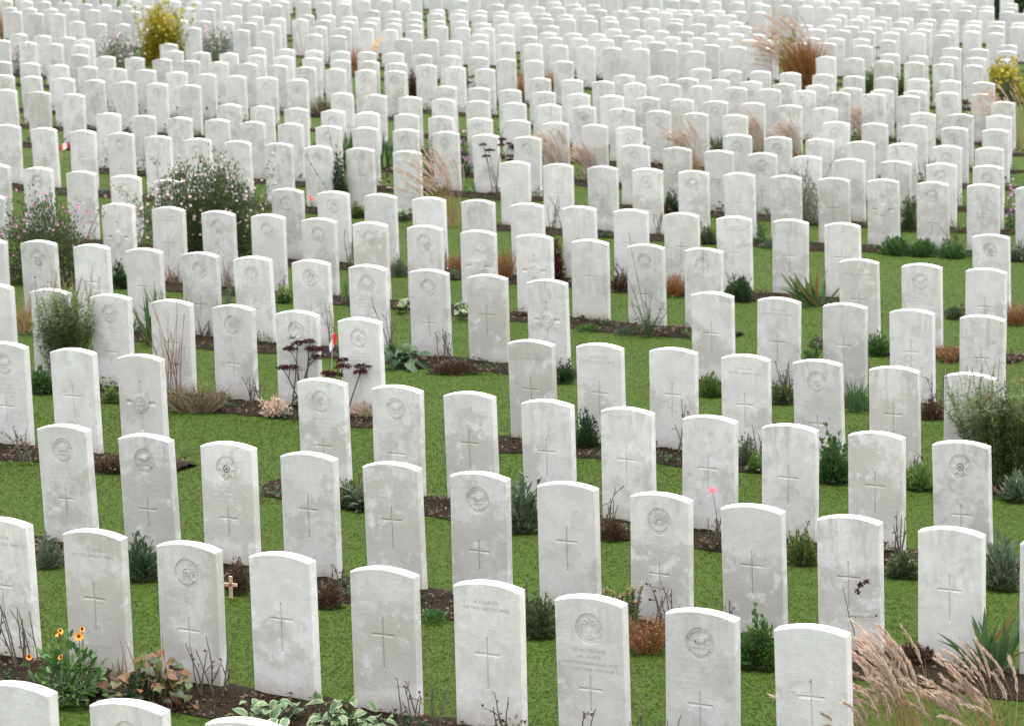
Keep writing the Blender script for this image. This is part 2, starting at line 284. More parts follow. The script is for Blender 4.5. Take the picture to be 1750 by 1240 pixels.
G = dict(
 olive=leaf_material('olive_leaf', [(.04, .065, .022), (.07, .10, .038), (.10, .13, .055), (.05, .075, .028)]),
 green=leaf_material('mid_green_leaf', [(.03, .075, .018), (.055, .12, .028), (.085, .155, .04), (.045, .095, .03)]),
 dark=leaf_material('dark_green_leaf', [(.016, .038, .014), (.03, .065, .022), (.05, .085, .03)]),
 fresh=leaf_material('fresh_green_leaf', [(.07, .15, .03), (.13, .21, .05), (.18, .24, .08)]),
 feather=leaf_material('feathery_leaf', [(.04, .085, .018), (.08, .13, .028), (.11, .16, .035), (.13, .15, .045)]),
 grey=leaf_material('grey_green_leaf', [(.07, .10, .06), (.11, .145, .09), (.16, .19, .13), (.05, .08, .04)]),
 silver=leaf_material('silver_leaf', [(.16, .17, .12), (.24, .25, .19), (.11, .12, .08)]),
 teal=leaf_material('blue_green_leaf', [(.035, .065, .035), (.06, .095, .055), (.085, .12, .075)]),
 autumn=leaf_material('autumn_leaf', [(.035, .075, .02), (.06, .085, .02), (.13, .065, .02), (.12, .04, .018), (.12, .09, .03), (.03, .06, .02), (.04, .025, .016)]),
 brown=leaf_material('dead_leaf', [(.045, .026, .015), (.08, .045, .025), (.12, .075, .042), (.035, .022, .016)], .1),
 rust=leaf_material('rust_leaf', [(.16, .06, .03), (.26, .10, .04), (.20, .12, .05), (.10, .08, .03)], .15),
 darkred=leaf_material('dark_red_leaf', [(.07, .022, .022), (.12, .035, .03), (.05, .03, .02)], .15),
 tan=leaf_material('tan_plume', [(.50, .38, .29), (.58, .47, .37), (.54, .41, .33), (.42, .31, .24)], .3, .8, .1),
 straw=leaf_material('straw_blade', [(.28, .19, .09), (.36, .26, .13), (.22, .13, .06), (.20, .17, .06)], .2, .7, .1),
 russet=leaf_material('russet_blade', [(.24, .10, .035), (.32, .15, .055), (.20, .09, .03), (.28, .17, .06)], .2, .7, .1),
 sedum=leaf_material('dark_flower_head', [(.035, .012, .014), (.055, .018, .018), (.08, .028, .024), (.028, .012, .012)], 0, .9, .1),
 strap=leaf_material('strap_leaf', [(.05, .10, .035), (.07, .13, .05), (.09, .15, .06), (.14, .15, .04), (.20, .085, .025)], .25),
 iris=leaf_material('sword_leaf', [(.04, .09, .03), (.06, .13, .04), (.09, .15, .05)], .25),
 hosta=leaf_material('hosta_green', [(.06, .115, .05), (.09, .15, .07), (.05, .09, .04)], .2),
 cream=leaf_material('cream_margin', [(.20, .23, .12), (.26, .28, .16)], .2),
 pink=leaf_material('pink_petal', [(.38, .10, .24), (.46, .16, .32), (.50, .26, .38)], .3),
 palepink=leaf_material('pale_pink_petal', [(.52, .36, .37), (.58, .48, .46), (.48, .27, .30), (.54, .48, .44)], .3),
 red=leaf_material('red_petal', [(.55, .03, .03), (.65, .06, .05)], .2),
 coral=leaf_material('coral_petal', [(.75, .12, .16), (.8, .2, .22)], .3),
 orange=leaf_material('orange_petal', [(.75, .28, .02), (.80, .38, .04), (.70, .22, .02)], .3),
 yellow=leaf_material('yellow_leaf', [(.46, .35, .02), (.52, .40, .025), (.10, .13, .02), (.20, .20, .02), (.38, .33, .025), (.12, .15, .02)], .25),
 mauve=leaf_material('mauve_petal', [(.42, .20, .38), (.52, .30, .45), (.30, .10, .22)], .3),
 purpletwig=leaf_material('purple_grey_twig', [(.16, .12, .11), (.22, .18, .16), (.12, .08, .07)], 0),
 heath=leaf_material('brown_heath', [(.10, .075, .04), (.15, .115, .06), (.19, .15, .09), (.07, .08, .03)], .1),
)
STEM = plain('rose_stem', (.085, .075, .055)); GSTEM = plain('green_stem', (.10, .13, .06)); RSTEM = plain('red_stem', (.20, .085, .06)); BARK = plain('brown_stem', (.075, .05, .035))
def lawn_material():
    m, nt, b = mat('lawn')
    tc = N(nt, 'ShaderNodeTexCoord')
    def noise(s, d=4, r=.6):
        n = N(nt, 'ShaderNodeTexNoise', Scale=s, Detail=d, Roughness=r); L(nt, tc.outputs['Object'], n.inputs['Vector']); return n.outputs[0]
    a, c1, f = noise(.9), noise(6.), noise(70., 5, .75)
    c = mix(nt, ramp(nt, f, [(.32, 0), (.68, 1)]), (.026, .046, .0048), (.033, .055, .0065))
    c = mix(nt, M2(nt, 'MULTIPLY', ramp(nt, a, [(.45, 0), (.7, 1)]), .55), c, (.036, .049, .010))
    c = mix(nt, M2(nt, 'MULTIPLY', ramp(nt, c1, [(.55, 0), (.72, 1)]), .6), c, (.026, .029, .010))
    L(nt, c, b.inputs['Base Color']); b.inputs['Roughness'].default_value = .95; b.inputs['Specular IOR Level'].default_value = .1
    bp = N(nt, 'ShaderNodeBump', Strength=.25, Distance=.01); L(nt, f, bp.inputs['Height']); L(nt, bp.outputs[0], b.inputs['Normal'])
    return m
def soil_material():
    m, nt, b = mat('damp_soil')
    tc = N(nt, 'ShaderNodeTexCoord')
    def noise(s, d=5, r=.65):
        n = N(nt, 'ShaderNodeTexNoise', Scale=s, Detail=d, Roughness=r); L(nt, tc.outputs['Object'], n.inputs['Vector']); return n.outputs[0]
    n1, n2 = noise(45.), noise(7.)
    c = mix(nt, ramp(nt, n1, [(.3, 0), (.75, 1)]), (.009, .007, .005), (.036, .026, .018))
    c = mix(nt, M2(nt, 'MULTIPLY', ramp(nt, n2, [(.5, 0), (.7, 1)]), .5), c, (.022, .026, .010))
    L(nt, c, b.inputs['Base Color']); b.inputs['Roughness'].default_value = 1.; b.inputs['Specular IOR Level'].default_value = .05
    bp = N(nt, 'ShaderNodeBump', Strength=1., Distance=.03); L(nt, n1, bp.inputs['Height']); L(nt, bp.outputs[0], b.inputs['Normal'])
    return m
LAWN, SOIL = lawn_material(), soil_material()
def blade_material():
    m, nt, b = mat('grass_blade')
    g = N(nt, 'ShaderNodeNewGeometry'); tc = N(nt, 'ShaderNodeTexCoord')
    n = N(nt, 'ShaderNodeTexNoise', Scale=1.1, Detail=3.); L(nt, tc.outputs['Object'], n.inputs['Vector'])
    c = ramp(nt, g.outputs['Random Per Island'], [(0, (.026, .047, .005)), (.5, (.031, .054, .006)), (.95, (.038, .063, .008)), (.985, (.066, .072, .02)), (1, (.09, .076, .036))])
    c = mix(nt, M2(nt, 'MULTIPLY', ramp(nt, n.outputs[0], [(.45, 0), (.7, 1)]), .45), c, (.042, .058, .011))
    L(nt, c, b.inputs['Base Color']); b.inputs['Roughness'].default_value = .9; b.inputs['Specular IOR Level'].default_value = .05
    tr = N(nt, 'ShaderNodeBsdfTranslucent'); L(nt, c, tr.inputs[0]); mx = N(nt, 'ShaderNodeMixShader'); mx.inputs[0].default_value = .5
    L(nt, b.outputs[0], mx.inputs[1]); L(nt, tr.outputs[0], mx.inputs[2]); L(nt, mx.outputs[0], nt.nodes['Material Output'].inputs[0])
    return m
BLADE = blade_material()

# ---------------------------------------------------------------- mesh helpers
class MB:
    def __init__(s): s.v = []; s.f = []; s.m = []
    def add(s, v, f, mi=0):
        o = len(s.v); s.v += v; s.f += [tuple(i+o for i in q) for q in f]; s.m += [mi]*len(f)
    def tube(s, p, r, k=4, mi=0):
        p = [Vector(q) for q in p]; n = len(p); vs = []
        for i, q in enumerate(p):
            d = (p[min(i+1, n-1)] - p[max(i-1, 0)]); d = d.normalized() if d.length > 1e-9 else Vector((0, 0, 1))
            a = d.cross(Vector((.31, .95, .07))).normalized(); b = d.cross(a)
            for j in range(k):
                t = 2*pi*j/k; vs.append(q + (a*math.cos(t) + b*math.sin(t))*r[i])
        fs = [(i*k+j, i*k+(j+1) % k, (i+1)*k+(j+1) % k, (i+1)*k+j) for i in range(n-1) for j in range(k)]
        fs.append(tuple(range((n-1)*k, n*k))); s.add(vs, fs, mi)
    def leaf(s, p, d, n, l, w, mi=0, fold=.25):
        d = d.normalized(); q = d.cross(n)
        q = q.normalized() if q.length > 1e-6 else d.orthogonal().normalized()
        n = q.cross(d); m = p + d*(l*.45)
        s.add([p, m + q*(w/2) + n*(fold*w), p + d*l, m - q*(w/2) + n*(fold*w)], [(0, 1, 2), (0, 2, 3)], mi)
    def bigleaf(s, p, d, n, l, w, mi=0, droop=.3, margin=None):
        d = d.normalized(); q = d.cross(n).normalized(); n = q.cross(d); rows = []
        prof = [(0, .08), (.2, .75), (.45, 1.), (.72, .72), (1, .05)]
        for t, ww in prof:
            c = p + d*(l*t) - Vector((0, 0, droop*l*t*t))
            if margin is None: rows.append([c - q*(w*ww/2) + n*(.12*w*ww), c, c + q*(w*ww/2) + n*(.12*w*ww)])
            else: rows.append([c - q*(w*ww/2) + n*(.12*w*ww), c - q*(w*ww*.33) + n*(.06*w*ww), c, c + q*(w*ww*.33) + n*(.06*w*ww), c + q*(w*ww/2) + n*(.12*w*ww)])
        k = len(rows[0]); vs = [x for r in rows for x in r]
        for i in range(len(rows)-1):
            for j in range(k-1):
                pass
        o = len(s.v); s.v += vs
        for i in range(len(rows)-1):
            for j in range(k-1):
                s.f.append((o+i*k+j, o+i*k+j+1, o+(i+1)*k+j+1, o+(i+1)*k+j))
                s.m.append(margin if margin is not None and j in (0, k-2) else mi)
    def strip(s, pts, wid, side, mi=0):
        vs = []
        for q, w in zip(pts, wid): vs += [q - side*(w/2), q + side*(w/2)]
        s.add(vs, [(2*i, 2*i+1, 2*i+3, 2*i+2) for i in range(len(pts)-1)], mi)
    def mesh(s, name, mats):
        me = bpy.data.meshes.new(name); me.from_pydata([tuple(x) for x in s.v], [], s.f)
        for m in mats: me.materials.append(m)
        if len(mats) > 1: me.polygons.foreach_set('material_index', s.m)
        me.update(); return me
def obj(name, me, parent=None, loc=None):
    o = bpy.data.objects.new(name, me); C.objects.link(o)
    if parent: o.parent = parent
    if loc: o.location = loc
    return o
def tag(o, label, cat, group=None, kind=None):
    o['label'] = label
    if cat: o['category'] = cat
    if group: o['group'] = group
    o['kind'] = kind or 'thing'
def rv(a=1.): return Vector((R.uniform(-a, a), R.uniform(-a, a), R.uniform(-a, a)))

# ---------------------------------------------------------------- headstones
def arc(n=16):
    s = HT-SH; r = (W*W/4 + s*s)/(2*s); a = math.asin(W/2/r)
    return [(r*math.sin(a - 2*a*i/n), HT - r + r*math.cos(a - 2*a*i/n)) for i in range(n+1)]   # from right shoulder to left
def outline(n=16): return [(-W/2, -.12), (W/2, -.12)] + arc(n)
def inset(pts, e):
    cx, cz = 0, .36
    out = []
    for x, z in pts:
        out.append((x - math.copysign(e, x)*min(1, abs(x)/.02), z - e if z > 0 else z))
    return out
def cross_poly(zb, half, up, down, w):                  # bar height, half bar, shaft above and below the bar, arm width
    b = w/2; h = b*(.62 if w < .03 else 1)
    return [(-h, zb-down), (h, zb-down), (h, zb-b), (half, zb-b), (half, zb+b), (h, zb+b), (h, zb+up), (-h, zb+up), (-h, zb+b), (-half, zb+b), (-half, zb-b), (-h, zb-b)]
def slab_mesh(name, cross=None, hole=None, seg=16, depth=.007):
    bm = bmesh.new(); o = outline(seg); oi = inset(o, .004)
    f0 = [bm.verts.new((x, 0, z)) for x, z in oi]; f1 = [bm.verts.new((x, .004, z)) for x, z in o]
    b1 = [bm.verts.new((x, T-.004, z)) for x, z in o]; b0 = [bm.verts.new((x, T, z)) for x, z in oi]
    n = len(o)
    for A, B in ((f0, f1), (f1, b1), (b1, b0)):
        for i in range(n):
            j = (i+1) % n; bm.faces.new((A[i], A[j], B[j], B[i]))
    bm.faces.new(b0[::-1])
    loops = [f0]
    if cross:
        cp = cross_poly(*cross); c = [bm.verts.new((x, 0, z)) for x, z in cp]; loops.append(c)
        zb, half, up, down, w = cross; k = w*.5
        ctr, lo, hi, rt, lf = [bm.verts.new((x, depth, z)) for x, z in ((0, zb), (0, zb-down+k), (0, zb+up-k), (half-k, zb), (-half+k, zb))]
        for q in ((c[0], c[1], lo), (c[1], c[2], ctr, lo), (c[2], c[3], rt, ctr), (c[3], c[4], rt), (c[4], c[5], ctr, rt), (c[5], c[6], hi, ctr), (c[6], c[7], hi), (c[7], c[8], ctr, hi), (c[8], c[9], lf, ctr), (c[9], c[10], lf), (c[10], c[11], ctr, lf), (c[11], c[0], lo, ctr)):
            bm.faces.new(q)
    if hole:
        zc, rx, rz = hole
        loops.append([bm.verts.new((rx*math.cos(2*pi*i/28), 0, zc + rz*math.sin(2*pi*i/28))) for i in range(28)])
    es = []
    for lp in loops:
        for i in range(len(lp)):
            a, b = lp[i], lp[(i+1) % len(lp)]
            e = bm.edges.get((a, b)) or bm.edges.new((a, b)); es.append(e)
    bmesh.ops.triangle_fill(bm, use_beauty=True, use_dissolve=False, edges=es)
    bmesh.ops.recalc_face_normals(bm, faces=bm.faces)
    me = bpy.data.meshes.new(name); bm.to_mesh(me); bm.free(); me.materials.append(STONE); return me
ZB, RB = .648, .078
SLAB = dict(
 X=slab_mesh('headstone_tall_cross', (.455, .073, .095, .19, .018)),
 T=slab_mesh('headstone_lower_cross', (.43, .073, .095, .19, .018)),
 B=slab_mesh('headstone_badge', (.325, .070, .075, .125, .017), (ZB, RB, RB*1.08)),
 V=slab_mesh('headstone_broad_cross', (.455, .135, .17, .22, .036), None, 16, .010),
 F=slab_mesh('headstone_far', (.455, .073, .095, .19, .018), None, 8))

def extrude(mb, pts, y0, y1, bev=.0012):
    n = len(pts); cx = sum(p[0] for p in pts)/n; cz = sum(p[1] for p in pts)/n
    r = max(math.hypot(x-cx, z-cz) for x, z in pts); k = 1 - bev/r
    a = [Vector((x, y0, z)) for x, z in pts]; b = [Vector((cx+(x-cx)*k, y1, cz+(z-cz)*k)) for x, z in pts]
    mb.add(a + b, [(i, (i+1) % n, n+(i+1) % n, n+i) for i in range(n)] + [tuple(range(n, 2*n))])
def band(r0, r1, a0, a1, cx=0, cz=0, sx=1, sz=1, n=12):
    o = [(cx + sx*r1*math.cos(a0+(a1-a0)*i/n), cz + sz*r1*math.sin(a0+(a1-a0)*i/n)) for i in range(n+1)]
    return o + [(cx + sx*r0*math.cos(a1-(a1-a0)*i/n), cz + sz*r0*math.sin(a1-(a1-a0)*i/n)) for i in range(n+1)]
def ell(cx, cz, rx, rz, rot=0, n=12):
    return [(cx + rx*math.cos(t)*math.cos(rot) - rz*math.sin(t)*math.sin(rot), cz + rx*math.cos(t)*math.sin(rot) + rz*math.sin(t)*math.cos(rot)) for t in [2*pi*i/n for i in range(n)]]
LEAF = [(0, .95), (.13, .62), (.3, .72), (.26, .35), (.5, .55), (.56, .4), (.9, .42), (.78, .2), (.9, .08), (.5, -.22), (.55, -.4), (.08, -.32), (.05, -.8), (-.05, -.8), (-.08, -.32), (-.55, -.4), (-.5, -.22), (-.9, .08), (-.78, .2), (-.9, .42), (-.56, .4), (-.5, .55), (-.26, .35), (-.3, .72), (-.13, .62)]
CROWN = [(-.28, 0), (.28, 0), (.36, .3), (.2, .2), (.12, .36), (0, .42), (-.12, .36), (-.2, .2), (-.36, .3)]
def sc(pts, s, dx=0, dz=0): return [(x*s+dx, z*s+dz) for x, z in pts]
def badge_pieces(k):
    scroll = [band(.62, .84, pi*1.18, pi*1.82, 0, .05, 1, 1)]
    if k == 'm': return [sc(LEAF, .78, 0, -.02), sc(CROWN, .3, 0, -.15)] + [band(.86, .93, .15, pi-.15), band(.86, .93, pi+.35, 2*pi-.35)]
    if k == 's': return [[((.9 if i % 2 == 0 else .45)*math.sin(pi*i/8), (.9 if i % 2 == 0 else .45)*math.cos(pi*i/8)) for i in range(16)], band(.25, .36, 0, 2*pi-.01, 0, 0), ell(0, 0, .15, .15)]
    if k == 'c': return [sc(CROWN, .75, 0, .52), band(.40, .58, 0, 2*pi-.01, 0, -.02), band(.12, .2, 0, 2*pi-.01, -.08, 0), ell(.1, -.05, .1, .2), *scroll]
    if k == 'u': return [[(1.*(r)*math.cos(a), -.12 + r*math.sin(a)) for r, a in ((.3, .05+i*.26), (.88, .12+i*.26), (.88, .2+i*.26), (.3, .26+i*.26))] for i in range(12)] + [sc(CROWN, .5, 0, -.22), band(.5, .75, pi*1.1, pi*1.9, 0, .0)]
    if k == 'h': return [band(.38, .58, pi*.1, pi*1.45, 0, .1), ell(.38, .42, .16, .1, .6), sc(CROWN, .55, 0, .55), ell(0, -.2, .1, .25), *scroll]
    if k == 'w': return [band(.12, .2, 0, 2*pi-.01, -.3, .48), band(.12, .2, 0, 2*pi-.01, .3, .48), ell(0, .75, .08, .12), band(.62, .72, -.3, .6), band(.62, .72, pi-.6, pi+.3),
                         [(-.1, -.05), (.1, -.05), (.16, -.35), (-.16, -.35)], [(-.3, -.42), (.3, -.42), (.3, -.52), (-.3, -.52)], band(.5, .7, pi*1.3, pi*1.7, 0, 0)]
    return [ell(-.02, .2, .5, .2, .12), ell(.46, .42, .19, .17), ell(.62, .33, .1, .07), [(-.42, .2), (-.3, .2), (-.34, -.16), (-.46, -.16)], [(-.2, .1), (-.08, .12), (-.1, -.16), (-.2, -.16)], [(.18, .15), (.3, .18), (.4, -.14), (.28, -.16)], [(.32, .2), (.44, .24), (.66, 0), (.56, -.06)],
            band(.3, .38, pi*.55, pi*1.3, -.55, .45), [(-.7, -.2), (.7, -.2), (.7, -.3), (-.7, -.3)], *scroll, band(.88, .94, .3, pi-.3)]
def fine_detail(k):
    q = random.Random(ord(k)); out = []
    for i in range(26):
        a = 2*pi*i/26
        if q.random() < .85: out.append([(r*math.cos(a+t), r*math.sin(a+t)) for r, t in ((.86, -.06), (.86, .06), (.96, .05), (.96, -.05))])
    for i in range(9):
        x = -.42 + i*.105; out.append([(x-.03, -.70+.55*x*x), (x+.03, -.70+.55*x*x), (x+.03, -.60+.55*x*x), (x-.03, -.60+.55*x*x)])
    return out
def badge_mesh(k):
    mb = MB(); n = 28; d = .0065
    ring = [(RB*math.cos(2*pi*i/n), ZB + RB*1.08*math.sin(2*pi*i/n)) for i in range(n)]
    a = [Vector((x, 0, z)) for x, z in ring]; b = [Vector((x*.985, d, ZB+(z-ZB)*.985)) for x, z in ring]
    mb.add(a+b, [(i, n+i, n+(i+1) % n, (i+1) % n) for i in range(n)] + [tuple(range(n, 2*n))])
    for p in fine_detail(k): extrude(mb, [(x*RB*.95, ZB + z*RB*1.02) for x, z in p], d, .003, .0005)
    for p in badge_pieces(k): extrude(mb, [(x*RB*.93, ZB + z*RB) for x, z in p], d, .0012)
    me = mb.mesh('badge_'+k, [STONE]); bm = bmesh.new(); bm.from_mesh(me); bmesh.ops.recalc_face_normals(bm, faces=bm.faces)
    for f in bm.faces:
        if f.normal.y > .5: f.normal_flip()
    bm.to_mesh(me); bm.free(); return me
BADGE = {k: badge_mesh(k) for k in 'lmscuhw'}
def medal_mesh():
    mb = MB(); extrude(mb, ell(0, .455, .075, .075, 0, 28), .001, -.003)
    for p in (band(.62, .8, 0, 2*pi-.01), sc(CROWN, .6, 0, .1), [(-.4, -.1), (.4, -.1), (.3, -.3), (-.3, -.3)]): extrude(mb, [(x*.075, .455+z*.075) for x, z in p], -.003, -.006)
    return mb.mesh('medal', [STONE])
MEDAL = medal_mesh()
INK = plain('weathered_lettering', (.40, .385, .36), .9, .3, 60)
def text_mesh(lines, z0, size=.026, gap=.036):
    bmj = bmesh.new()
    for i, s in enumerate(lines):
        cu = bpy.data.curves.new('t', 'FONT'); cu.body = s; cu.size = size; cu.align_x = 'CENTER'; cu.extrude = .0006; cu.resolution_u = 1; cu.space_character = 1.15
        o = bpy.data.objects.new('t', cu); C.objects.link(o)
        me = bpy.data.meshes.new_from_object(o.evaluated_get(bpy.context.evaluated_depsgraph_get()))
        w = max((abs(v.co.x) for v in me.vertices), default=.1); k = min(1, .172/w)
        me.transform(Matrix.Translation((0, -.0003, z0 - i*gap)) @ Matrix.Rotation(pi/2, 4, 'X') @ Matrix.Diagonal((k, 1, 1, 1)))
        bmj.from_mesh(me); bpy.data.objects.remove(o); bpy.data.meshes.remove(me); bpy.data.curves.remove(cu)
    me = bpy.data.meshes.new('inscription'); bmj.to_mesh(me); bmj.free(); me.materials.append(INK); return me
TXT_SOLDIER = text_mesh(['A SOLDIER', 'OF THE GREAT WAR'], .705)
TXT_KNOWN = text_mesh(['KNOWN UNTO', 'GOD'], .15, .026, .029)
TXT_WHITE = text_mesh(['47185 PRIVATE', 'W. WHITE', 'NORTHUMBERLAND FUS.', '26TH OCTOBER 1917 AGE 21'], .525, .025, .034)

WORN = plain('worn_lettering', (.50, .49, .465), .9, .15, 60)
def worn_mesh(seed):
    q = random.Random(seed); mb = MB()
    for i, wd in enumerate((q.uniform(.05, .10), q.uniform(.08, .12), q.uniform(.12, .15), q.uniform(.10, .15))):
        x = -wd; z = .52 - i*.031; gap = True
        while x < wd:
            b = q.uniform(.007, .013); k = q.random()
            if k < .84 or gap:
                gap = False
                for t in ((0, .003), (b*.55, .003)) if k < .6 else ((0, b*.6),): mb.add([Vector((x+t[0]+i2*t[1], -.0004, z+j*.016)) for i2, j in ((0, 0), (1, 0), (1, 1), (0, 1))], [(0, 1, 2, 3)])
            else: gap = True; b = .004
            x += b + .004
    return mb.mesh('worn_inscription', [WORN])
WORNS = [worn_mesh(i) for i in range(5)]
TYPES = ["X Bc X", "T TKt Bct X Xt T Bw Bl X", "Bl Blt Bst X Xt Blt X Bu X X X X", "Bl X V Bc Bl X X X X X Xt Bs", "X X Bl X Bc Bh Bc Tt T X T Bl Xt X",
 "X Bl X X Bm Bm Bh Bm Bm Xt V X T Xt X X", "X V T Bm Bm Bm Bmt Bm V V X Bm Bm Tt Bl X", "X Bl X Bm X Bc Bh X X T T X X X T T X Bs", "X X X Bm X Bm X X Bh X X X X X Bc Bl X X Xt V Bl X X"]
ORD = "first second third fourth fifth sixth seventh eighth ninth tenth eleventh twelfth thirteenth fourteenth fifteenth sixteenth seventeenth eighteenth nineteenth twentieth".split()
ORD += ['twenty-'+x for x in ORD[:9]] + ['thirtieth']
BNAME = dict(l='a lion badge', m='a maple leaf badge', s='a star badge', c='a crowned badge', u='a rising sun badge', h='a horn badge', w='a clear name')
nst = 0
allst = [(r, i, x, y) for r, row in enumerate(ROWS) for i, (x, y) in enumerate(row)]
near = set(sorted(range(len(allst)), key=lambda k: allst[k][3])[:300])
far = list(FAR)
for k, (r, i, x, y) in enumerate(allst):
    if k not in near: far.append((x, y)); continue
    if r < len(TYPES): code = TYPES[r].split()[i]
    else: code = R.choice(['X', 'X', 'X', 'X', 'T', 'Bl', 'Bc', 'Bm', 'Bs', 'Xt'])
    ty = code[0]; bk = code[1] if ty == 'B' else None; st = code.endswith('t') and len(code) > 1
    o = obj('headstone', SLAB[ty], None, (x, y, gz(x, y)))
    o.rotation_euler = (R.gauss(0, .010), R.gauss(0, .009), -AZ + R.gauss(0, .014))
    tan = R.uniform(.66, .8) if st else R.choice([R.uniform(.05, .3), R.uniform(.2, .45), R.uniform(.4, .6)])
    o.color = (R.random(), R.random()*.9, tan, R.uniform(.05, .95)**1.3)
    if bk == 'w': o.color = (.25, .95, .3, .25)
    kids = []
    if bk: kids.append(('regimental_badge', BADGE[bk]))
    if ty == 'V': kids.append(('cross_medallion', MEDAL))
    if ty == 'T': kids.append(('inscription', TXT_SOLDIER))
    if 'K' in code: kids.append(('inscription', TXT_KNOWN))
    if bk == 'w': kids.append(('inscription', TXT_WHITE))
    elif bk and r < 9 and R.random() < .75: kids.append(('inscription', R.choice(WORNS)))
    for nm, me in kids:
        c = obj(nm, me, o); c.color = o.color
    where = f"{ORD[i]} in the {ORD[r]} row from the front"
    if r >= len(TYPES): look = 'pale headstone'
    elif bk: look = f"headstone with {BNAME[bk]}"
    elif ty == 'V': look = 'headstone with a broad medallion cross'
    elif ty == 'T': look = 'headstone with dark capitals above its cross'
    else: look = 'headstone with only a carved cross'
    if st and r < len(TYPES): look = 'tan-stained ' + look
    tag(o, f"{look}, {where}", 'headstone', 'white headstones standing in rows')

# the far rows, seen as one pale mass
bm = bmesh.new(); proto = SLAB['F']
def ok(u, v, lst): return all(abs(u-a) > .45 or abs(v-b) > 1. for a, b in lst)
fuv = [uv(*p) for p in far]
for v in (69.2, 70.9, 75.2, 78., 80.4, 82.7, 85.):
    u = -56.
    while u < -18:
        if ok(u, v, fuv) and (v > 74 or u < -38.5) and (u+27.0) % 7.7 > 1.1: far.append(xy(u, v + R.gauss(0, .04)))
        u += .585
pre = [0]
vs, fs = [], []
base_v = np.array([p.co[:] for p in proto.vertices]); base_f = [tuple(p.vertices) for p in proto.polygons]
for x, y in far:
    a = -AZ + R.gauss(0, .012); ca, sa = math.cos(a), math.sin(a); o = len(vs)
    t = R.gauss(0, .008)
    for px, py, pz in base_v: 
        px2 = px + t*pz
        vs.append((x + ca*px2 - sa*py, y + sa*px2 + ca*py, gz(x, y) + pz))
    fs += [tuple(i+o for i in q) for q in base_f]
me = bpy.data.meshes.new('distant_headstones'); me.from_pydata(vs, [], fs); me.materials.append(STONE_FAR); me.update()
o = obj('distant_headstones', me); o.color = (.3, .1, .22, .25)
tag(o, 'mass of pale headstones in the farthest rows', 'headstones', None, 'stuff')

# ---------------------------------------------------------------- ground
def sheet():
    S = 400.; n = 40; vs = []; fs = []
    for j in range(n+1):
        for i in range(n+1):
            x = -S + 2*S*i/n; y = -S + 2*S*j/n; vs.append((x, y, gz(x, y)))
    for j in range(n):
        for i in range(n): fs.append((j*(n+1)+i, j*(n+1)+i+1, (j+1)*(n+1)+i+1, (j+1)*(n+1)+i))
    me = bpy.data.meshes.new('lawn'); me.from_pydata(vs, [], fs); me.materials.append(LAWN); me.update()
    o = obj('lawn', me); tag(o, 'mown green lawn between the headstone rows', None, None, 'structure')
sheet()
rowuv = [sorted(uv(x, y) for x, y in row) for row in ROWS]
blocks = []
for r, row in enumerate(rowuv):
    cur = [row[0]]
    for a in row[1:]:
        if a[0]-cur[-1][0] > 1.05 and not (r >= 13 and a[0]-cur[-1][0] > 2.2 and False): blocks.append((r, cur)); cur = [a]
        else: cur.append(a)
    blocks.append((r, cur))
def ext(b):
    us = [a[0] for a in b]; vv = [a[1] for a in b]
    return us, vv, us[0]-.42, us[-1]+.42
def rnoise(n, amp, step=3):
    c = [R.gauss(0, amp) for _ in range(n//step+3)]
    return [c[i//step]*(1-(i % step)/step) + c[i//step+1]*((i % step)/step) for i in range(n)]
bed_tab = []
def beds():
    vs, fs = [], []
    bl = [(r, b) for r, b in blocks]
    for v in (60., 61.9, 64.75, 66.5, 69.2, 70.9, 75.2, 78., 80.4): bl.append((99, [(-50., v), (-18., v)]))
    for r, b in bl:
        us, vv, a, e = ext(b)
        st = .07 if r < 9 else .25
        n = int((e-a)/st)+2; m = 9
        lo = [a+b for a, b in zip(rnoise(n, .05, 9), rnoise(n, .02, 2))]; hi = rnoise(n, .02, 2); o = len(vs); xs = []
        for i in range(n):
            u = a + (e-a)*i/(n-1); v0 = float(np.interp(u, us, vv)); endt = min(1, min(i, n-1-i)*st/.12)
            l, h = v0 - .48*(.5+.5*endt) + lo[i], v0 + .17*(.5+.5*endt) + hi[i]
            xs.append((u, l, h))
            for j in range(m):
                t = j/(m-1); x, y = xy(u, l + (h-l)*t)
                bump = math.sin(pi*t)**.7
                vs.append((x, y, gz(x, y) + .006 + bump*(.018 + (R.uniform(0, .022) if r < 9 else .01))))
        for i in range(n-1):
            for j in range(m-1): fs.append((o+i*m+j, o+(i+1)*m+j, o+(i+1)*m+j+1, o+i*m+j+1))
        bed_tab.append((r, a, e, np.array(xs)))
    me = bpy.data.meshes.new('soil'); me.from_pydata(vs, [], fs); me.materials.append(SOIL); me.update()
    for p in me.polygons: p.use_smooth = True
    o = obj('soil', me); tag(o, 'dark soil of the planting borders along the headstones', None, None, 'structure')
beds()
def in_bed(U, V, pad=0.):
    m = np.zeros(len(U), bool)
    for r, a, e, t in bed_tab:
        if V.min() > t[:, 2].max()+.3 or V.max() < t[:, 1].min()-.3: continue
        l = np.interp(U, t[:, 0], t[:, 1]); h = np.interp(U, t[:, 0], t[:, 2])
        m |= (U > a) & (U < e) & (V > l+pad) & (V < h-pad)
    return m
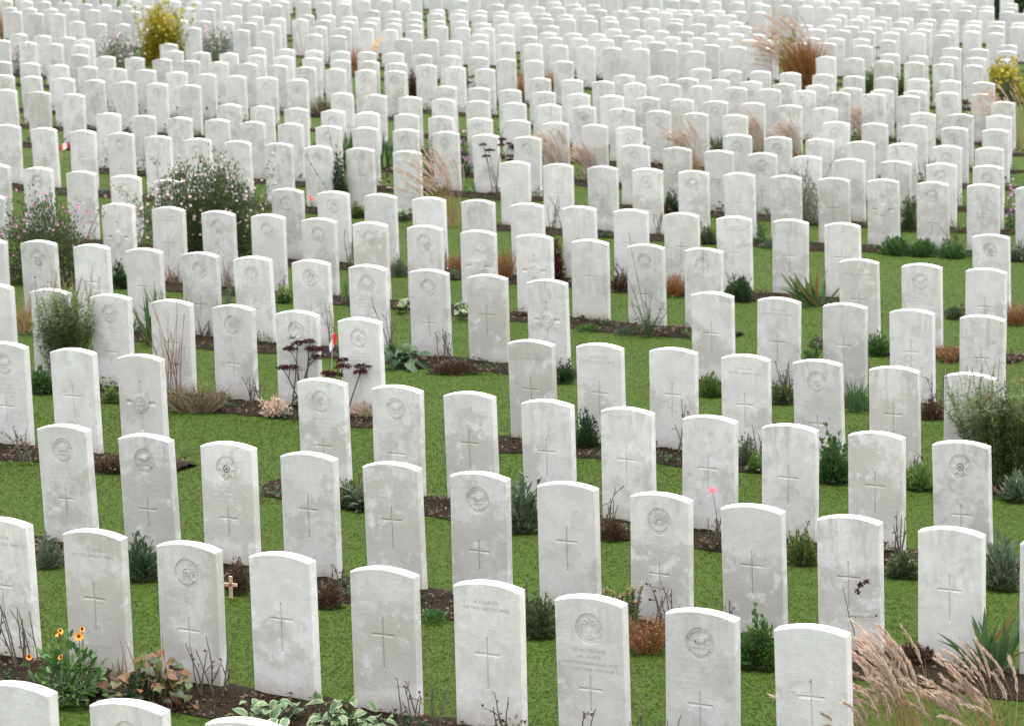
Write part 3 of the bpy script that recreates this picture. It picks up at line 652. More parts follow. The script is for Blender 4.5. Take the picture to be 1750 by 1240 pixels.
def blades():
    rng = np.random.default_rng(5); X, Y, Wd, Hh = [], [], [], []
    y = 11.5
    while y < 46:
        dy = .5; half = y*.1626*1.06 + .8
        den = 3600 if y < 19 else 2800 if y < 25 else 1700 if y < 33 else 900
        n = int(den*dy*2*half)
        x = rng.uniform(-half, half, n); yy = rng.uniform(y, y+dy, n)
        U = x*CA - yy*SA; V = x*SA + yy*CA
        k = ~in_bed(U, V, .012); X.append(x[k]); Y.append(yy[k])
        s = 1 if y < 22 else 1.25 if y < 33 else 1.6
        Wd.append(np.full(k.sum(), .003*s)); Hh.append(rng.uniform(.012, .028, k.sum())*(1+.12*(s-1)))
        y += dy
    x, y, w, h = map(np.concatenate, (X, Y, Wd, Hh)); n = len(x)
    la = rng.uniform(0, 2*pi, n); a = la + pi/2 + rng.normal(0, .3, n); lean = rng.uniform(.75, 1., n)
    z = GX*x + GY*y; co = np.zeros((n, 3, 3))
    co[:, 0] = np.stack([x - np.cos(a)*w, y - np.sin(a)*w, z+.002], 1); co[:, 1] = np.stack([x + np.cos(a)*w, y + np.sin(a)*w, z+.002], 1)
    co[:, 2] = np.stack([x + np.cos(la)*h*lean, y + np.sin(la)*h*lean, z + h*rng.uniform(.2, .5, n)], 1)
    me = bpy.data.meshes.new('grass'); me.vertices.add(3*n); me.loops.add(3*n); me.polygons.add(n)
    me.vertices.foreach_set('co', co.ravel()); me.loops.foreach_set('vertex_index', np.arange(3*n, dtype=np.int32))
    me.polygons.foreach_set('loop_start', np.arange(0, 3*n, 3, dtype=np.int32)); me.materials.append(BLADE); me.update(calc_edges=True)
    o = obj('grass', me); tag(o, 'short green grass blades of the mown lawn', 'grass', None, 'stuff')
    print('blades', n)
blades()
def litter():
    mb = MB()
    for r, b in blocks:
        if r > 11: continue
        us, vv, a, e = ext(b); n = int((e-a)*(190 if r < 6 else 90))
        for _ in range(n):
            u = R.uniform(a, e); v = float(np.interp(u, us, vv)) + R.uniform(-.58, .1)
            x, y = xy(u, v); p = Vector((x, y, gz(x, y) + R.uniform(.025, .05)))
            s = R.uniform(.012, .04); d = Vector((R.gauss(0, 1), R.gauss(0, 1), R.gauss(0, .35)))
            mb.leaf(p, d, Vector((R.gauss(0, .4), R.gauss(0, .4), 1)), s, s*.6, 0 if R.random() < .8 else 1, .3)
    o = obj('fallen_leaves', mb.mesh('fallen_leaves', [G['brown'], G['autumn']])); tag(o, 'dead brown leaves lying on the soil borders', 'leaves', None, 'stuff')
    mb = MB()
    for r, b in blocks:
        us, vv, a, e = ext(b); u = a + R.uniform(0, .4)
        while u < e:
            gap = min(abs(u-q) for q in us) > .2
            if R.random() < (.8 if r < 9 else .95):
                v = float(np.interp(u, us, vv)) + R.uniform(-.5, .0); x0, y0 = xy(u, v)
                rad = R.uniform(.05, .13); hh = R.choice([R.uniform(.03, .09), R.uniform(.05, .15)]) if r < 9 else R.uniform(.06, .30); mi = R.choice([0, 0, 1, 2, 2, 3])
                for _ in range(int(70 if r < 9 else 34)):
                    t = R.uniform(0, 2*pi); q = rad*math.sqrt(R.random()); z = hh*R.random()*(1-(q/rad)**2*.7)
                    x, y = x0+q*math.cos(t), y0+q*math.sin(t); s = R.uniform(.018, .04)*(1 if r < 9 else 1.6)
                    mb.leaf(Vector((x, y, gz(x, y)+.02+z)), Vector((math.cos(t), math.sin(t), R.uniform(-.1, 1))), rv()+Vector((0, 0, .8)), s, s*.55, mi)
            u += R.uniform(.14, .42)
    o = obj('ground_cover_foliage', mb.mesh('ground_cover_foliage', [G['dark'], G['green'], G['brown'], G['teal']])); tag(o, 'low leafy ground cover along the soil borders', 'ground cover', None, 'stuff')
litter()

# ---------------------------------------------------------------- plants: each returns {part: (MB, materials)}
def bend(p, d, l, n=6, wob=.06, grav=0.):
    pts = [p.copy()]; d = d.normalized(); s = l/n
    for i in range(n):
        d = (d + rv(wob) + Vector((0, 0, -grav))).normalized(); pts.append(pts[-1] + d*s)
    return pts
def k_twigs(h, w, n=None, st=STEM, leaves=.25, rad=.0055, hips=True, lm='darkred'):
    s, f = MB(), MB(); n = n or max(3, min(9, int(3 + w/.045)))
    for i in range(n):
        b = Vector((R.uniform(-.3, .3)*w, R.uniform(-.06, .06), .01)); lean = R.uniform(-.5, .5)*w
        l = h*R.uniform(.55, 1.02) if i else h
        p = bend(b, Vector((lean*.9/h, R.uniform(-.15, .15), 1)), l, 6, .13)
        s.tube(p, [rad*(1-.6*t/6) for t in range(7)], 5)
        for _ in range(R.choice([0, 1, 1, 2])):
            j = R.randint(2, 5); q = bend(p[j], (p[j]-p[j-1]) + rv(.09), l*R.uniform(.15, .38), 4, .16)
            s.tube(q, [rad*.6*(1-.5*t/4) for t in range(5)], 4)
            if hips and R.random() < .4: f.leaf(q[-1], Vector((0, 0, 1)), rv(), .016, .016); f.leaf(q[-1], Vector((.3, 0, .8)), rv(), .014, .014)
            for c in q[1:]:
                if R.random() < leaves: f.leaf(c, rv()+Vector((0, 0, .2)), rv()+Vector((0, 0, 1)), R.uniform(.012, .026), .013)
        for c in p[2:]:
            if R.random() < leaves: f.leaf(c, rv()+Vector((0, 0, .1)), rv()+Vector((0, 0, 1)), R.uniform(.015, .03), .016)
    d = {'stem': (s, [st])}
    if f.f: d['foliage'] = (f, [G[lm]])
    return d
def dome(mb, h, w, n, ll, lw, mi=0, low=.15, big=False, up=.5, dp=None, gaps=0):
    dp = dp or w; cl = [(R.uniform(-.5, .5), R.uniform(-.5, .5), R.random()) for _ in range(gaps)]
    lob = [(R.uniform(0, 2*pi), R.uniform(.8, 1.2)) for _ in range(7)]
    k = 0
    while k < n:
        a = R.uniform(0, 2*pi); el = math.asin(R.uniform(low*.0, 1)); rr = R.random()**.4
        lobe = 1 + .14*math.sin(3*a + lob[0][0]) + .10*math.sin(5*a + lob[1][0] + 4*el)
        o = Vector((math.cos(a)*math.cos(el), math.sin(a)*math.cos(el), math.sin(el)))
        q = Vector((o.x*w/2, o.y*dp/2, o.z*h))*rr*lobe*.92; k += 1
        d = o + Vector((0, 0, up)) + rv(.55); l = ll*R.uniform(.6, 1.15)
        if big: mb.bigleaf(q, d, rv(.5)+Vector((0, 0, 1)), l, lw*l/ll, mi, R.uniform(.1, .5))
        else: mb.leaf(q, d, rv(.6)+Vector((0, 0, 1)) + o*.5, l, lw*l/ll, mi)
def stemset(s, h, w, n, rad=.003, mi=0):
    for _ in range(n):
        b = Vector((R.uniform(-.2, .2)*w, R.uniform(-.2, .2)*w, 0)); s.tube(bend(b, Vector((R.uniform(-.5, .5)*w/h, R.uniform(-.5, .5)*w/h, 1)), h*R.uniform(.5, .9), 4, .12), [rad, rad*.9, rad*.8, rad*.6, rad*.4], 4, mi)
def clump(lm, ll, lw, dens=1., up=.5, st=BARK, big=False):
    def f(h, w):
        s, m = MB(), MB(); stemset(s, h, w, 7); lf = lm; k = R.uniform(.75, 1.35)
        if lm in ('green', 'dark'): lf = R.choice([lm, lm, 'olive', 'feather' if lm == 'green' else 'teal'])
        return clump2(s, m, h, w, lf, ll*k, lw*k*R.uniform(.7, 1.2), dens, up, st, big)
    def clump2(s, m, h, w, lm, ll, lw, dens, up, st, big):
        for _ in range(R.choice([0, 0, 2, 4])):
            p = bend(Vector((R.uniform(-.3, .3)*w, R.uniform(-.1, .05), 0)), Vector((R.uniform(-.5, .5), R.uniform(-.3, .1), 1)), h*R.uniform(1., 1.4), 6, .1); s.tube(p, [.003]*7, 4)
            for c in p[2:]:
                for _ in range(4): m.leaf(c, rv()+Vector((0, 0, .3)), rv()+Vector((0, 0, 1)), ll*R.uniform(.5, .9), lw*.8)
        x = R.uniform(-.25, .25)*w; dome(m, h*R.uniform(.4, .7), w*R.uniform(1., 1.35), 220, ll*.9, lw, dp=min(w, .4))
        n = int(dens*min(2600, max(160, 3.6*(w*w*1.2 + w*h*2)/(ll*lw)))); dome(m, h, w, n, ll, lw, up=up, big=big, dp=min(w, .42))
        return {'stem': (s, [st]), 'foliage': (m, [G[lm]])}
    return f
def k_mat(lm):
    def f(h, w):
        m = MB(); dome(m, max(h*.55, .05), w, 380, .026, .012, dp=.25); return {'foliage': (m, [G[lm]])}
    return f
def flower(mb, p, r, k=6, mi=0, up=None):
    up = (up or Vector((R.gauss(0, .6), -.8 + R.gauss(0, .5), .7))).normalized(); a = up.orthogonal().normalized(); b = up.cross(a); t0 = R.uniform(0, 6)
    for i in range(k):
        t = t0 + 2*pi*i/k; d = a*math.cos(t) + b*math.sin(t) + up*.35; mb.leaf(p, d, up, r, r*.8, mi, .15)
def k_rudbeckia(h, w):
    s, m, f = MB(), MB(), MB(); stemset(s, h, w, 10, .004); dome(m, h*.93, w*1., 330, .085, .034, big=True, up=.35, dp=.36)
    for x, y, z, r in ((-.02, -.05, 1.0, .026), (.08, -.06, .98, .032), (.09, 0, 1.04, .02), (-.18, -.08, .72, .022), (-.01, -.12, .73, .02), (-.02, -.02, 1.04, .02)):
        p = Vector((x*w*2.2, y, z*h)); s.tube([p - Vector((0, 0, .12)), p], [.003, .003]); flower(f, p, r, 9, 0); f.tube([p, p+Vector((0, -.004, .012))], [.008, .006], 6, 1)
    return {'stem': (s, [GSTEM]), 'foliage': (m, [G['green']]), 'blossom': (f, [G['orange'], G['sedum']])}
def k_geranium(h, w):
    s, m = MB(), MB()
    dome(m, h*.7, w*.95, 500, .04, .024, 1, dp=.3)
    for _ in range(85):
        q = Vector((R.uniform(-.5, .5)*w, R.uniform(-.16, .16), 0)); t = q + Vector((R.uniform(-.06, .06), R.uniform(-.08, .03), R.random()**.7*h*(1-abs(q.x/w)**2*2.2)))
        s.tube([q, (q+t)/2 + rv(.02), t], [.0025, .002, .0018], 4); l = R.uniform(.035, .075)
        m.bigleaf(t, Vector((R.gauss(0, 1), R.gauss(-.4, .7), R.uniform(-.3, .5))), Vector((R.gauss(0, .3), -.4, 1)), l, l*.95, 0, R.uniform(.1, .6))
    for _ in range(3): s.tube(bend(Vector((R.uniform(-.3, .4)*w, 0, 0)), Vector((R.uniform(-.2, .2), 0, 1)), h*1.5, 6, .12), [.0045-.0005*i for i in range(7)], 5)
    return {'stem': (s, [RSTEM]), 'foliage': (m, [G['autumn'], G['dark']])}
def k_straw(h, w):
    m = MB()
    for _ in range(7): p = bend(Vector((R.uniform(-.4, .4)*w, R.uniform(-.02, .02), 0)), Vector((R.uniform(-.3, .3), 0, 1)), h*R.uniform(.5, 1), 4, .08); m.strip(p, [.009, .009, .008, .006, .003], Vector((1, 0, 0)))
    return {'foliage': (m, [G['straw']])}
def k_hosta(mats, marg=1, ll=.105):
    def f(h, w):
        m = MB(); n = int(12 + w*62)
        for _ in range(n):
            b = Vector((R.uniform(-.34, .34)*w, R.uniform(-.1, .1), .01)); t = b + Vector((R.uniform(-.22, .22)*w, R.uniform(-.12, .04), h*R.uniform(.25, .85)))
            m.tube([b, (b+t)/2 + Vector((0, 0, .02)), t], [.004, .0035, .003], 4); l = ll*R.uniform(.7, 1.15)*min(1.2, .6+h*2)
            d = (t-b); d.z = abs(d.z)*.3; m.bigleaf(t, d + rv(.08) + Vector((0, 0, .03)), Vector((R.gauss(0, .3), -.3, 1)), l, l*.55, 0, R.uniform(.2, .7), marg)
        return {'foliage': (m, [G[x] for x in mats])}
    return f
def k_euphorbia(h, w, tip='rust', lm='feather'):
    s, m = MB(), MB()
    for i in range(9):
        b = Vector((R.uniform(-.42, .42)*w, R.uniform(-.08, .08), 0)); l = h*R.uniform(.6, 1.02); p = bend(b, Vector((R.uniform(-.15, .15), 0, 1)), l, 8, .04); s.tube(p, [.005]*9, 5)
        for j in range(70):
            t = R.uniform(.15, 1)*8; k = min(7, int(t)); q = p[k].lerp(p[k+1], t-k); a = R.uniform(0, 2*pi)
            m.leaf(q, Vector((math.cos(a), math.sin(a), .5)), Vector((0, 0, 1)), R.uniform(.03, .05)*(1.1-.4*t/8), .012, 1 if t > 6.4 else 0)
    return {'stem': (s, [GSTEM]), 'foliage': (m, [G[lm], G[tip]])}
def k_rosemary(h, w):
    s, m = MB(), MB(); tall = True
    for i in range(11):
        b = Vector((R.uniform(-.12, .12)*w, R.uniform(-.05, .05), 0)); l = h*(1. if i == 0 else R.uniform(.3, .75)); p = bend(b, Vector((R.uniform(-.9, .9)*w/h, R.uniform(-.25, .2), 1)), l, 8, .06); s.tube(p, [.004-.0003*j for j in range(9)], 5)
        for j in range(60):
            t = R.uniform(.1, 1)*8; k = min(7, int(t)); q = p[k].lerp(p[k+1], t-k); a = R.uniform(0, 2*pi)
            m.leaf(q, Vector((math.cos(a), math.sin(a), R.uniform(0, .8))), Vector((0, 0, 1)), R.uniform(.03, .055), .008, 0)
    s.tube(bend(Vector((-.02, 0, 0)), Vector((-.18, 0, 1)), h*1.7, 9, .04), [.004-.0003*j for j in range(10)], 5)
    return {'stem': (s, [STEM]), 'foliage': (m, [G['green']])}
def k_feathery(h, w):
    s, m = MB(), MB(); n = int(46 + w*85)
    for i in range(n):
        b = Vector((R.uniform(-.25, .25)*w, R.uniform(-.12, .12), 0)); l = h*R.uniform(.6, .98); p = bend(b, Vector((R.uniform(-.95, .95)*w/h*.62, R.uniform(-.35, .35)*.6, 1)), l, 9, .05, .012)
        s.tube(p, [.003-.0002*j for j in range(10)], 4)
        for j in range(85):
            t = R.uniform(.12, 1)*9; k = min(8, int(t)); q = p[k].lerp(p[k+1], t-k); a = R.uniform(0, 2*pi)
            m.leaf(q, Vector((math.cos(a), math.sin(a), R.uniform(-.3, .7))), Vector((0, 0, 1)), R.uniform(.045, .08), .011, 0)
        e = p[-1]
        q = bend(e, Vector((R.uniform(-.3, .3), 0, 1)), h*R.uniform(.08, .24), 4, .1); s.tube(q, [.0016]*5, 4)
        for c in q[1:]:
            m.leaf(c + rv(.008), rv()+Vector((0, 0, .5)), rv(), .018, .011, 1)
    return {'stem': (s, [GSTEM]), 'foliage': (m, [G['feather'], G['rust']])}
def k_heather(lm, tall=1.):
    def f(h, w):
        m = MB(); n = int(420*min(1.6, .5+w))
        for _ in range(n):
            b = Vector((R.uniform(-.3, .3)*w, R.uniform(-.1, .1), .0)); d = Vector((b.x*2.2/max(.1, w)*w/h*.8 + R.gauss(0, .25), R.gauss(-.1, .35), 1)); l = h*R.uniform(.5, 1.05)
            p = bend(b, d, l, 4, .12, .04); sd = rv().cross(d).normalized(); m.strip(p, [.004, .004, .0035, .003, .002], sd)
            for c in p[2:]:
                m.leaf(c, rv()+Vector((0, 0, .7)), rv(), .022, .007)
        return {'foliage': (m, [G[lm]])}
    return f
def k_sedum(h, w):
    s, f = MB(), MB(); n = max(3, int(3 + w*6)); hd = []
    for i in range(n):
        b = Vector((R.uniform(-.15, .15)*w, R.uniform(-.06, .06), 0)); l = h*(R.uniform(.62, 1.) if i else 1); p = bend(b, Vector((R.uniform(-.85, .6)*w/h, R.uniform(-.2, .1), 1)), l, 7, .05, 0); s.tube(p, [.0065-.0004*j for j in range(8)], 5)
        heads = [p[-1]]
        for _ in range(R.choice([0, 1, 1])): q = bend(p[5], (p[6]-p[5])+rv(.05), l*.22, 3, .1); s.tube(q, [.004]*4, 4); heads.append(q[-1])
        for c in heads:
            r = R.uniform(.04, .075)
            for _ in range(int(80*r/.04)):
                a = R.uniform(0, 2*pi); q = r*math.sqrt(R.random()); c2 = c + Vector((q*math.cos(a), q*math.sin(a), R.uniform(-.01, .01) + .012*(1-(q/r)**2)))
                f.leaf(c2, rv()+Vector((0, 0, .8)), rv(), .017, .014, 0, .4)
    return {'stem': (s, [BARK]), 'blossom': (f, [G['sedum']])}
def k_plume(h, w, base='straw', lean=-.75, fat2=1.25):
    s, f = MB(), MB(); n = int(22 + min(32, w*48))
    sx = max(.8, w/h)
    for i in range(n):
        b = Vector((R.gauss(0, .055), R.gauss(0, .055), 0)); l = h*R.uniform(.7, 1.12)
        d = Vector((lean*R.uniform(.0, .75)*sx + R.gauss(.05, .16), R.gauss(-.02, .16), 1)); m = 10; p = [b]; d = d.normalized(); side = Vector((lean*.12, R.gauss(0, .03), -.055*R.uniform(.5, 1.5)))
        for j in range(m): d = (d + side*(.2 + j/m*1.1) + rv(.015)).normalized(); p.append(p[-1] + d*(l/m))
        s.strip(p, [.0042-.0002*j for j in range(m+1)], Vector((1, .2, 0)).normalized())
        k0 = m-R.choice([3, 3, 4])
        for _ in range(75):
            t = R.uniform(k0, m-.01); k = int(t); c = p[k].lerp(p[k+1], t-k); dd = (p[k+1]-p[k]).normalized(); fat = math.sin(pi*min(1, (t-k0)/(m-k0)*.9+.08))
            f.leaf(c, dd + rv(.22), rv(), R.uniform(.025, .05)*fat2, .0065*fat2, 0, .1)
    for i in range(int(16 + w*26)):
        b = Vector((R.gauss(0, .06), R.gauss(0, .06), 0)); d = Vector((R.gauss(-.12, .4), R.gauss(0, .35), 1)); p = bend(b, d, h*R.uniform(.35, .75), 6, .05, .06); s.strip(p, [.005, .005, .0045, .004, .003, .002, .001], rv().cross(d).normalized(), 1)
    return {'stem': (s, [G['straw'], G[base]]), 'foliage': (f, [G['tan']])}
def k_bigplume(h, w): 
    d = k_plume(h, w, 'russet', -1.0, 2.1); s = d['stem'][0]
    for i in range(900):
        b = Vector((R.gauss(0, .13), R.gauss(0, .09), 0)); dr = Vector((R.gauss(-.14, .24), R.gauss(0, .2), 1)); p = bend(b, dr, h*R.uniform(.4, .72), 6, .05, .02); s.strip(p, [.014, .014, .012, .010, .008, .005, .002], rv().cross(dr).normalized(), 1)
    return d
def k_rust(h, w):
    m = MB()
    for i in range(300):
        b = Vector((R.gauss(0, .13)*w, R.gauss(0, .04), 0)); d = Vector((R.gauss(-.05, .3)*w/h*2, R.gauss(0, .25), 1)); p = bend(b, d, h*R.uniform(.5, 1), 5, .06, .02); m.strip(p, [.008, .008, .007, .006, .004, .001], rv().cross(d).normalized(), 1 if R.random() < .2 else 0)
    return {'foliage': (m, [G['russet'], G['tan']])}
def k_strap(lm, wid=.03, n=18, droop=.09, spread=1.):
    def f(h, w):
        m = MB()
        for i in range(n):
            b = Vector((R.gauss(0, .05)*spread, R.gauss(0, .03), 0)); a = R.uniform(-1, 1); d = Vector((a*w/h*.7, R.uniform(-.45, .25), 1)); g = droop*R.choice([0.1, .2, .4, 1.3]); l = h*R.uniform(.6, 1.12)
            p = bend(b, d, l, 8, .02, g); ww = wid*R.uniform(.7, 1.1); m.strip(p, [ww*.7, ww*.9, ww, ww, ww*.95, ww*.8, ww*.6, ww*.35, .002], Vector((1, R.uniform(-.6, .6), R.uniform(-.2, .2))).normalized())
        return {'foliage': (m, [G[lm]])}
    return f
def k_flowershrub(leafm, petal, nf, fr, dens=1., fill=.95, ll=.04):
    def f(h, w):
        s, m, b = MB(), MB(), MB(); dp = min(w, .7)
        for i in range(int(14 + w*14)):
            p = bend(Vector((R.uniform(-.3, .3)*w, R.uniform(-.2, .2)*dp, 0)), Vector((R.uniform(-.6, .6)*w/h, R.uniform(-.4, .4), 1)), h*R.uniform(.6, 1.06), 7, .12); s.tube(p, [.005-.0005*j for j in range(8)], 5)
            for j in range(int(34*dens)):
                t = R.uniform(1.5, 6.99); k = int(t); c = p[k].lerp(p[k+1], t-k) + rv(.05); m.leaf(c, rv()+Vector((0, -.2, .3)), rv(.6)+Vector((0, 0, 1)), ll*R.uniform(.6, 1.2), ll*.5)
            if R.random() < .7: flower(b, p[-1], fr*R.uniform(.8, 1.2), 6)
        dome(m, h*fill, w*.95, int(min(17000, dens*3.2*w*h/(ll*ll*.25))), ll, ll*.5, dp=dp)
        for i in range(nf):
            a = R.uniform(0, 2*pi); e = math.asin(R.uniform(.25, 1)); o = Vector((math.cos(a)*math.cos(e)*w/2, -abs(math.sin(a)*math.cos(e))*dp/2, math.sin(e)*h))*R.uniform(.8, 1.08)
            flower(b, o, fr*R.uniform(.55, 1.2), 6)
        return {'stem': (s, [BARK]), 'foliage': (m, [G[leafm]]), 'blossom': (b, [G[petal]])}
    return f
def k_single(petal, r=.035, n=1):
    def f(h, w):
        s, m, b = MB(), MB(), MB()
        for i in range(n):
            p = bend(Vector((R.uniform(-.2, .2)*w, 0, 0)), Vector((R.uniform(-.1, .1), 0, 1)), h*(1-.15*i), 8, .07); s.tube(p, [.004-.0003*j for j in range(9)], 5); flower(b, p[-1], r, 8, 0, Vector((0, -.5, 1))); flower(b, p[-1]+Vector((0, 0, .006)), r*.7, 6, 0, Vector((.2, -.6, 1)))
            for c in p[1:5]: m.leaf(c, rv()+Vector((0, 0, .3)), Vector((0, 0, 1)), .05, .02)
        return {'stem': (s, [STEM]), 'foliage': (m, [G['dark']]), 'blossom': (b, [G[petal]])}
    return f
def k_rose_stem(h, w):
    d = k_twigs(h, w, 1, STEM, .15, .0045); f = d['foliage'][0] if 'foliage' in d else MB()
    for c in ((0, 0, h), (.03, 0, h*1.03), (-.02, -.02, h*.93)):
        for _ in range(16): f.leaf(Vector(c)+rv(.008), rv(), rv(), .02, .015, 0, .4)
    d['foliage'] = (f, [G['sedum']]); return d
def k_leafyrose(petal=None):
    def f(h, w):
        d = k_twigs(h, w, 5, STEM, .5, .004, True, 'green'); m = MB(); dome(m, h*.45, w, 150, .04, .022, dp=.2); m2 = d['foliage'][0]; m2.add(m.v, m.f)
        if petal:
            b = MB()
            for _ in range(22): flower(b, Vector((R.uniform(-.5, .5)*w, R.uniform(-.15, 0), R.uniform(.3, 1)*h)), .022)
            d['blossom'] = (b, [G[petal]])
        return d
    return f
KIND = {
 'twigs': (lambda h, w: k_twigs(h, w), 'rose_bush', 'bare thorny rose stems', 'rose bush'),
 'rudbeckia': (k_rudbeckia, 'daisy_plant', 'leafy green daisy clump with orange flowers', 'flower'),
 'straw': (k_straw, 'straw_tuft', 'cut pale straw stubs', 'dry plant'),
 'geranium': (k_geranium, 'geranium_plant', 'low plant with orange and green autumn leaves', 'plant'),
 'grey_clump': (clump('grey', .026, .013, .8), 'ground_cover_plant', 'low grey-green leafy clump', 'plant'),
 'dark_clump': (clump('dark', .04, .017), 'dark_leafy_shrub', 'dark green leafy clump', 'shrub'),
 'dry_shrub': (clump('brown', .03, .012, .8), 'dry_shrub', 'withered brown little shrub', 'shrub'),
 'brown_clump': (clump('brown', .035, .014, .7), 'withered_plant', 'withered brown low plant', 'plant'),
 'hosta': (k_hosta(['hosta', 'cream']), 'hosta_plant', 'cream-edged hosta leaves', 'hosta'),
 'hosta_green': (k_hosta(['dark', 'dark'], None, .16), 'bergenia_plant', 'broad dark green leaves', 'plant'),
 'mat': (k_mat('green'), 'mat_forming_plant', 'flat green leafy mat', 'plant'),
 'mat_grey': (k_mat('teal'), 'mat_forming_plant', 'flat blue-green leafy mat', 'plant'),
 'leafy': (clump('green', .045, .024), 'leafy_shrub', 'rounded leafy green mound', 'shrub'),
 'euphorbia': (k_euphorbia, 'spurge_plant', 'upright green spurge with russet tips', 'plant'),
 'rust_clump': (k_heather('rust'), 'astilbe_plant', 'rust brown feathery clump', 'plant'),
 'grey_leaf': (clump('grey', .075, .022, .9, .9), 'grey_leaf_plant', 'tall grey-green leafy clump', 'plant'),
 'pink_flower': (k_single('coral', .034), 'rose_plant', 'single pink flower on a thin stem', 'flower'),
 'plume_grass': (k_plume, 'fountain_grass', 'fountain grass with tan plumes leaning over', 'grass'),
 'iris': (k_strap('strap', .044, 22), 'sword_leaf_plant', 'broad green and orange strap leaves', 'plant'),
 'rose_stem': (k_rose_stem, 'rose_bush', 'one long rose stem with a withered flower', 'rose bush'),
 'bright_leaf': (clump('fresh', .045, .025), 'bright_leafy_plant', 'small bright green leafy plant', 'plant'),
 'heather': (k_heather('heath'), 'heather_shrub', 'brown heather mound', 'shrub'),
 'red_twigs': (lambda h, w: k_twigs(h, w, 12, RSTEM, .12, .0038, False), 'dogwood_shrub', 'leafless reddish twigs', 'shrub'),
 'sedum': (k_sedum, 'sedum_plant', 'sedum with flat dark flower heads', 'sedum'),
 'dead_fern': (clump('tan', .05, .016, .6), 'dead_fern', 'dead tan fern fronds', 'fern'),
 'rosemary': (k_rosemary, 'rosemary_shrub', 'upright spiky green shrub', 'shrub'),
 'grass_tuft': (k_strap('iris', .012, 60, .05), 'grass_tuft', 'tuft of narrow green blades', 'grass'),
 'feathery': (k_feathery, 'feathery_shrub', 'tall feathery green bush with russet tips', 'shrub'),
 'silver_spiky': (clump('grey', .09, .014, 1.2, .7), 'silver_leaf_plant', 'silvery spiky clump', 'plant'),
 'far_rose': (k_flowershrub('grey', 'palepink', 50, .03, .35, .9, .05), 'rose_shrub', 'loose grey-green shrub with pale flowers', 'rose bush'),
 'pink_rose': (k_flowershrub('olive', 'pink', 34, .022, .7), 'rose_shrub', 'loose rose shrub with bright pink flowers', 'rose bush'),
 'white_rose': (k_flowershrub('olive', 'palepink', 120, .022, 1.25), 'rose_shrub', 'wide shrub speckled with pale pink flowers', 'rose bush'),
 'iris_green': (k_strap('iris', .022, 34, .03, 1.6), 'sword_leaf_plant', 'stiff dark green sword leaves', 'plant'),
 'straw_tuft': (k_strap('straw', .012, 40, .08), 'grass_tuft', 'yellowing tuft of drooping grass', 'grass'),
 'straps': (k_strap('strap', .02, 5, .06), 'strap_leaf_plant', 'few pale green strap leaves', 'plant'),
 'tulip': (k_single('red', .03, 2), 'tulip_plant', 'red and white flower', 'flower'),
 'dark_red': (clump('darkred', .035, .02), 'dark_red_shrub', 'dark red leafy shrub', 'shrub'),
 'rose_leafy': (k_leafyrose(), 'rose_bush', 'thin rose bush still in leaf', 'rose bush'),
 'silver_shrub': (clump('silver', .04, .014, 1.5, .8), 'silver_shrub', 'rounded silvery grey shrub', 'shrub'),
 'red_rose': (k_leafyrose('mauve'), 'rose_bush', 'tall rose bush with dusky pink flowers', 'rose bush'),
 'red_heather': (k_heather('rust'), 'heather_shrub', 'russet heather mound', 'shrub'),
 'aster': (k_flowershrub('dark', 'mauve', 90, .024, 1.), 'aster_plant', 'mauve flowered aster bush', 'flower'),
 'yellow_shrub': (k_flowershrub('yellow', 'yellow', 40, .05, 1.5, .95, .07), 'golden_shrub', 'dense shrub of golden yellow leaves', 'shrub'),
 'rust_grass': (k_rust, 'rust_grass', 'upright clump of rust coloured grass', 'grass'),
 'orange_flower': (k_single('orange', .07, 3), 'orange_flower', 'bright orange flower', 'flower'),
 'dark_leafy': (clump('dark', .09, .04, .5), 'dark_leafy_shrub', 'dark glossy leafy shrub', 'shrub'),
}
seen = {}
def plant(k, x, y, h, w):
    fn, name, desc, cat = KIND[k]
    if k == 'plume_grass' and h > 1.05 and y > 40: fn = k_bigplume
    parts = fn(h, w); loc = (x, y, gz(x, y)+.012)
    u, v = uv(x, y); best = min(((abs(v+.1-b)*1.2 + abs(u-a), r, i) for r, row in enumerate(ROWS) for i, (a, b) in enumerate([uv(*q) for q in row])))
    lab = f"{desc} beside the {ORD[best[2]]} headstone of the {ORD[best[1]]} row"
    if lab in seen:
        seen[lab] += 1; lab = ['lower ', 'smaller ', 'further '][min(2, seen[lab]-2)] + lab
    seen[lab] = seen.get(lab, 1)
    ps = [(p, mb, ms) for p, (mb, ms) in parts.items() if mb.f]
    if len(ps) == 1: o = obj(name, ps[0][1].mesh(name, ps[0][2]), None, loc)
    else:
        o = obj(name, None, None, loc)
        for p, mb, ms in ps: obj(p, mb.mesh(name+'_'+p, ms), o)
    tag(o, lab, cat)
for q in PLANTS: plant(*q)

# ---------------------------------------------------------------- tributes
WOOD = plain('pale_wood', (.50, .36, .26), .6); POPPY = plain('poppy_red', (.5, .03, .03)); WHITE = plain('white_paper', (.78, .78, .78), .6, .03); REDP = plain('red_paper', (.62, .02, .03), .6, .05); NAVY = plain('navy_paper', (.03, .025, .12), .6, .05)
def box(mb, c, s, mi=0):
    x, y, z = c; a, b, d = s[0]/2, s[1]/2, s[2]/2
    mb.add([Vector((x+i*a, y+j*b, z+k*d)) for k in (-1, 1) for j in (-1, 1) for i in (-1, 1)], [(0, 2, 3, 1), (4, 5, 7, 6), (0, 1, 5, 4), (2, 6, 7, 3), (0, 4, 6, 2), (1, 3, 7, 5)], mi)
x, y = EXTRA['cross']; mb = MB()
box(mb, (0, 0, .07), (.022, .008, .15)); box(mb, (-.026, 0, .09), (.03, .0078, .02)); box(mb, (.026, 0, .09), (.03, .0078, .02))
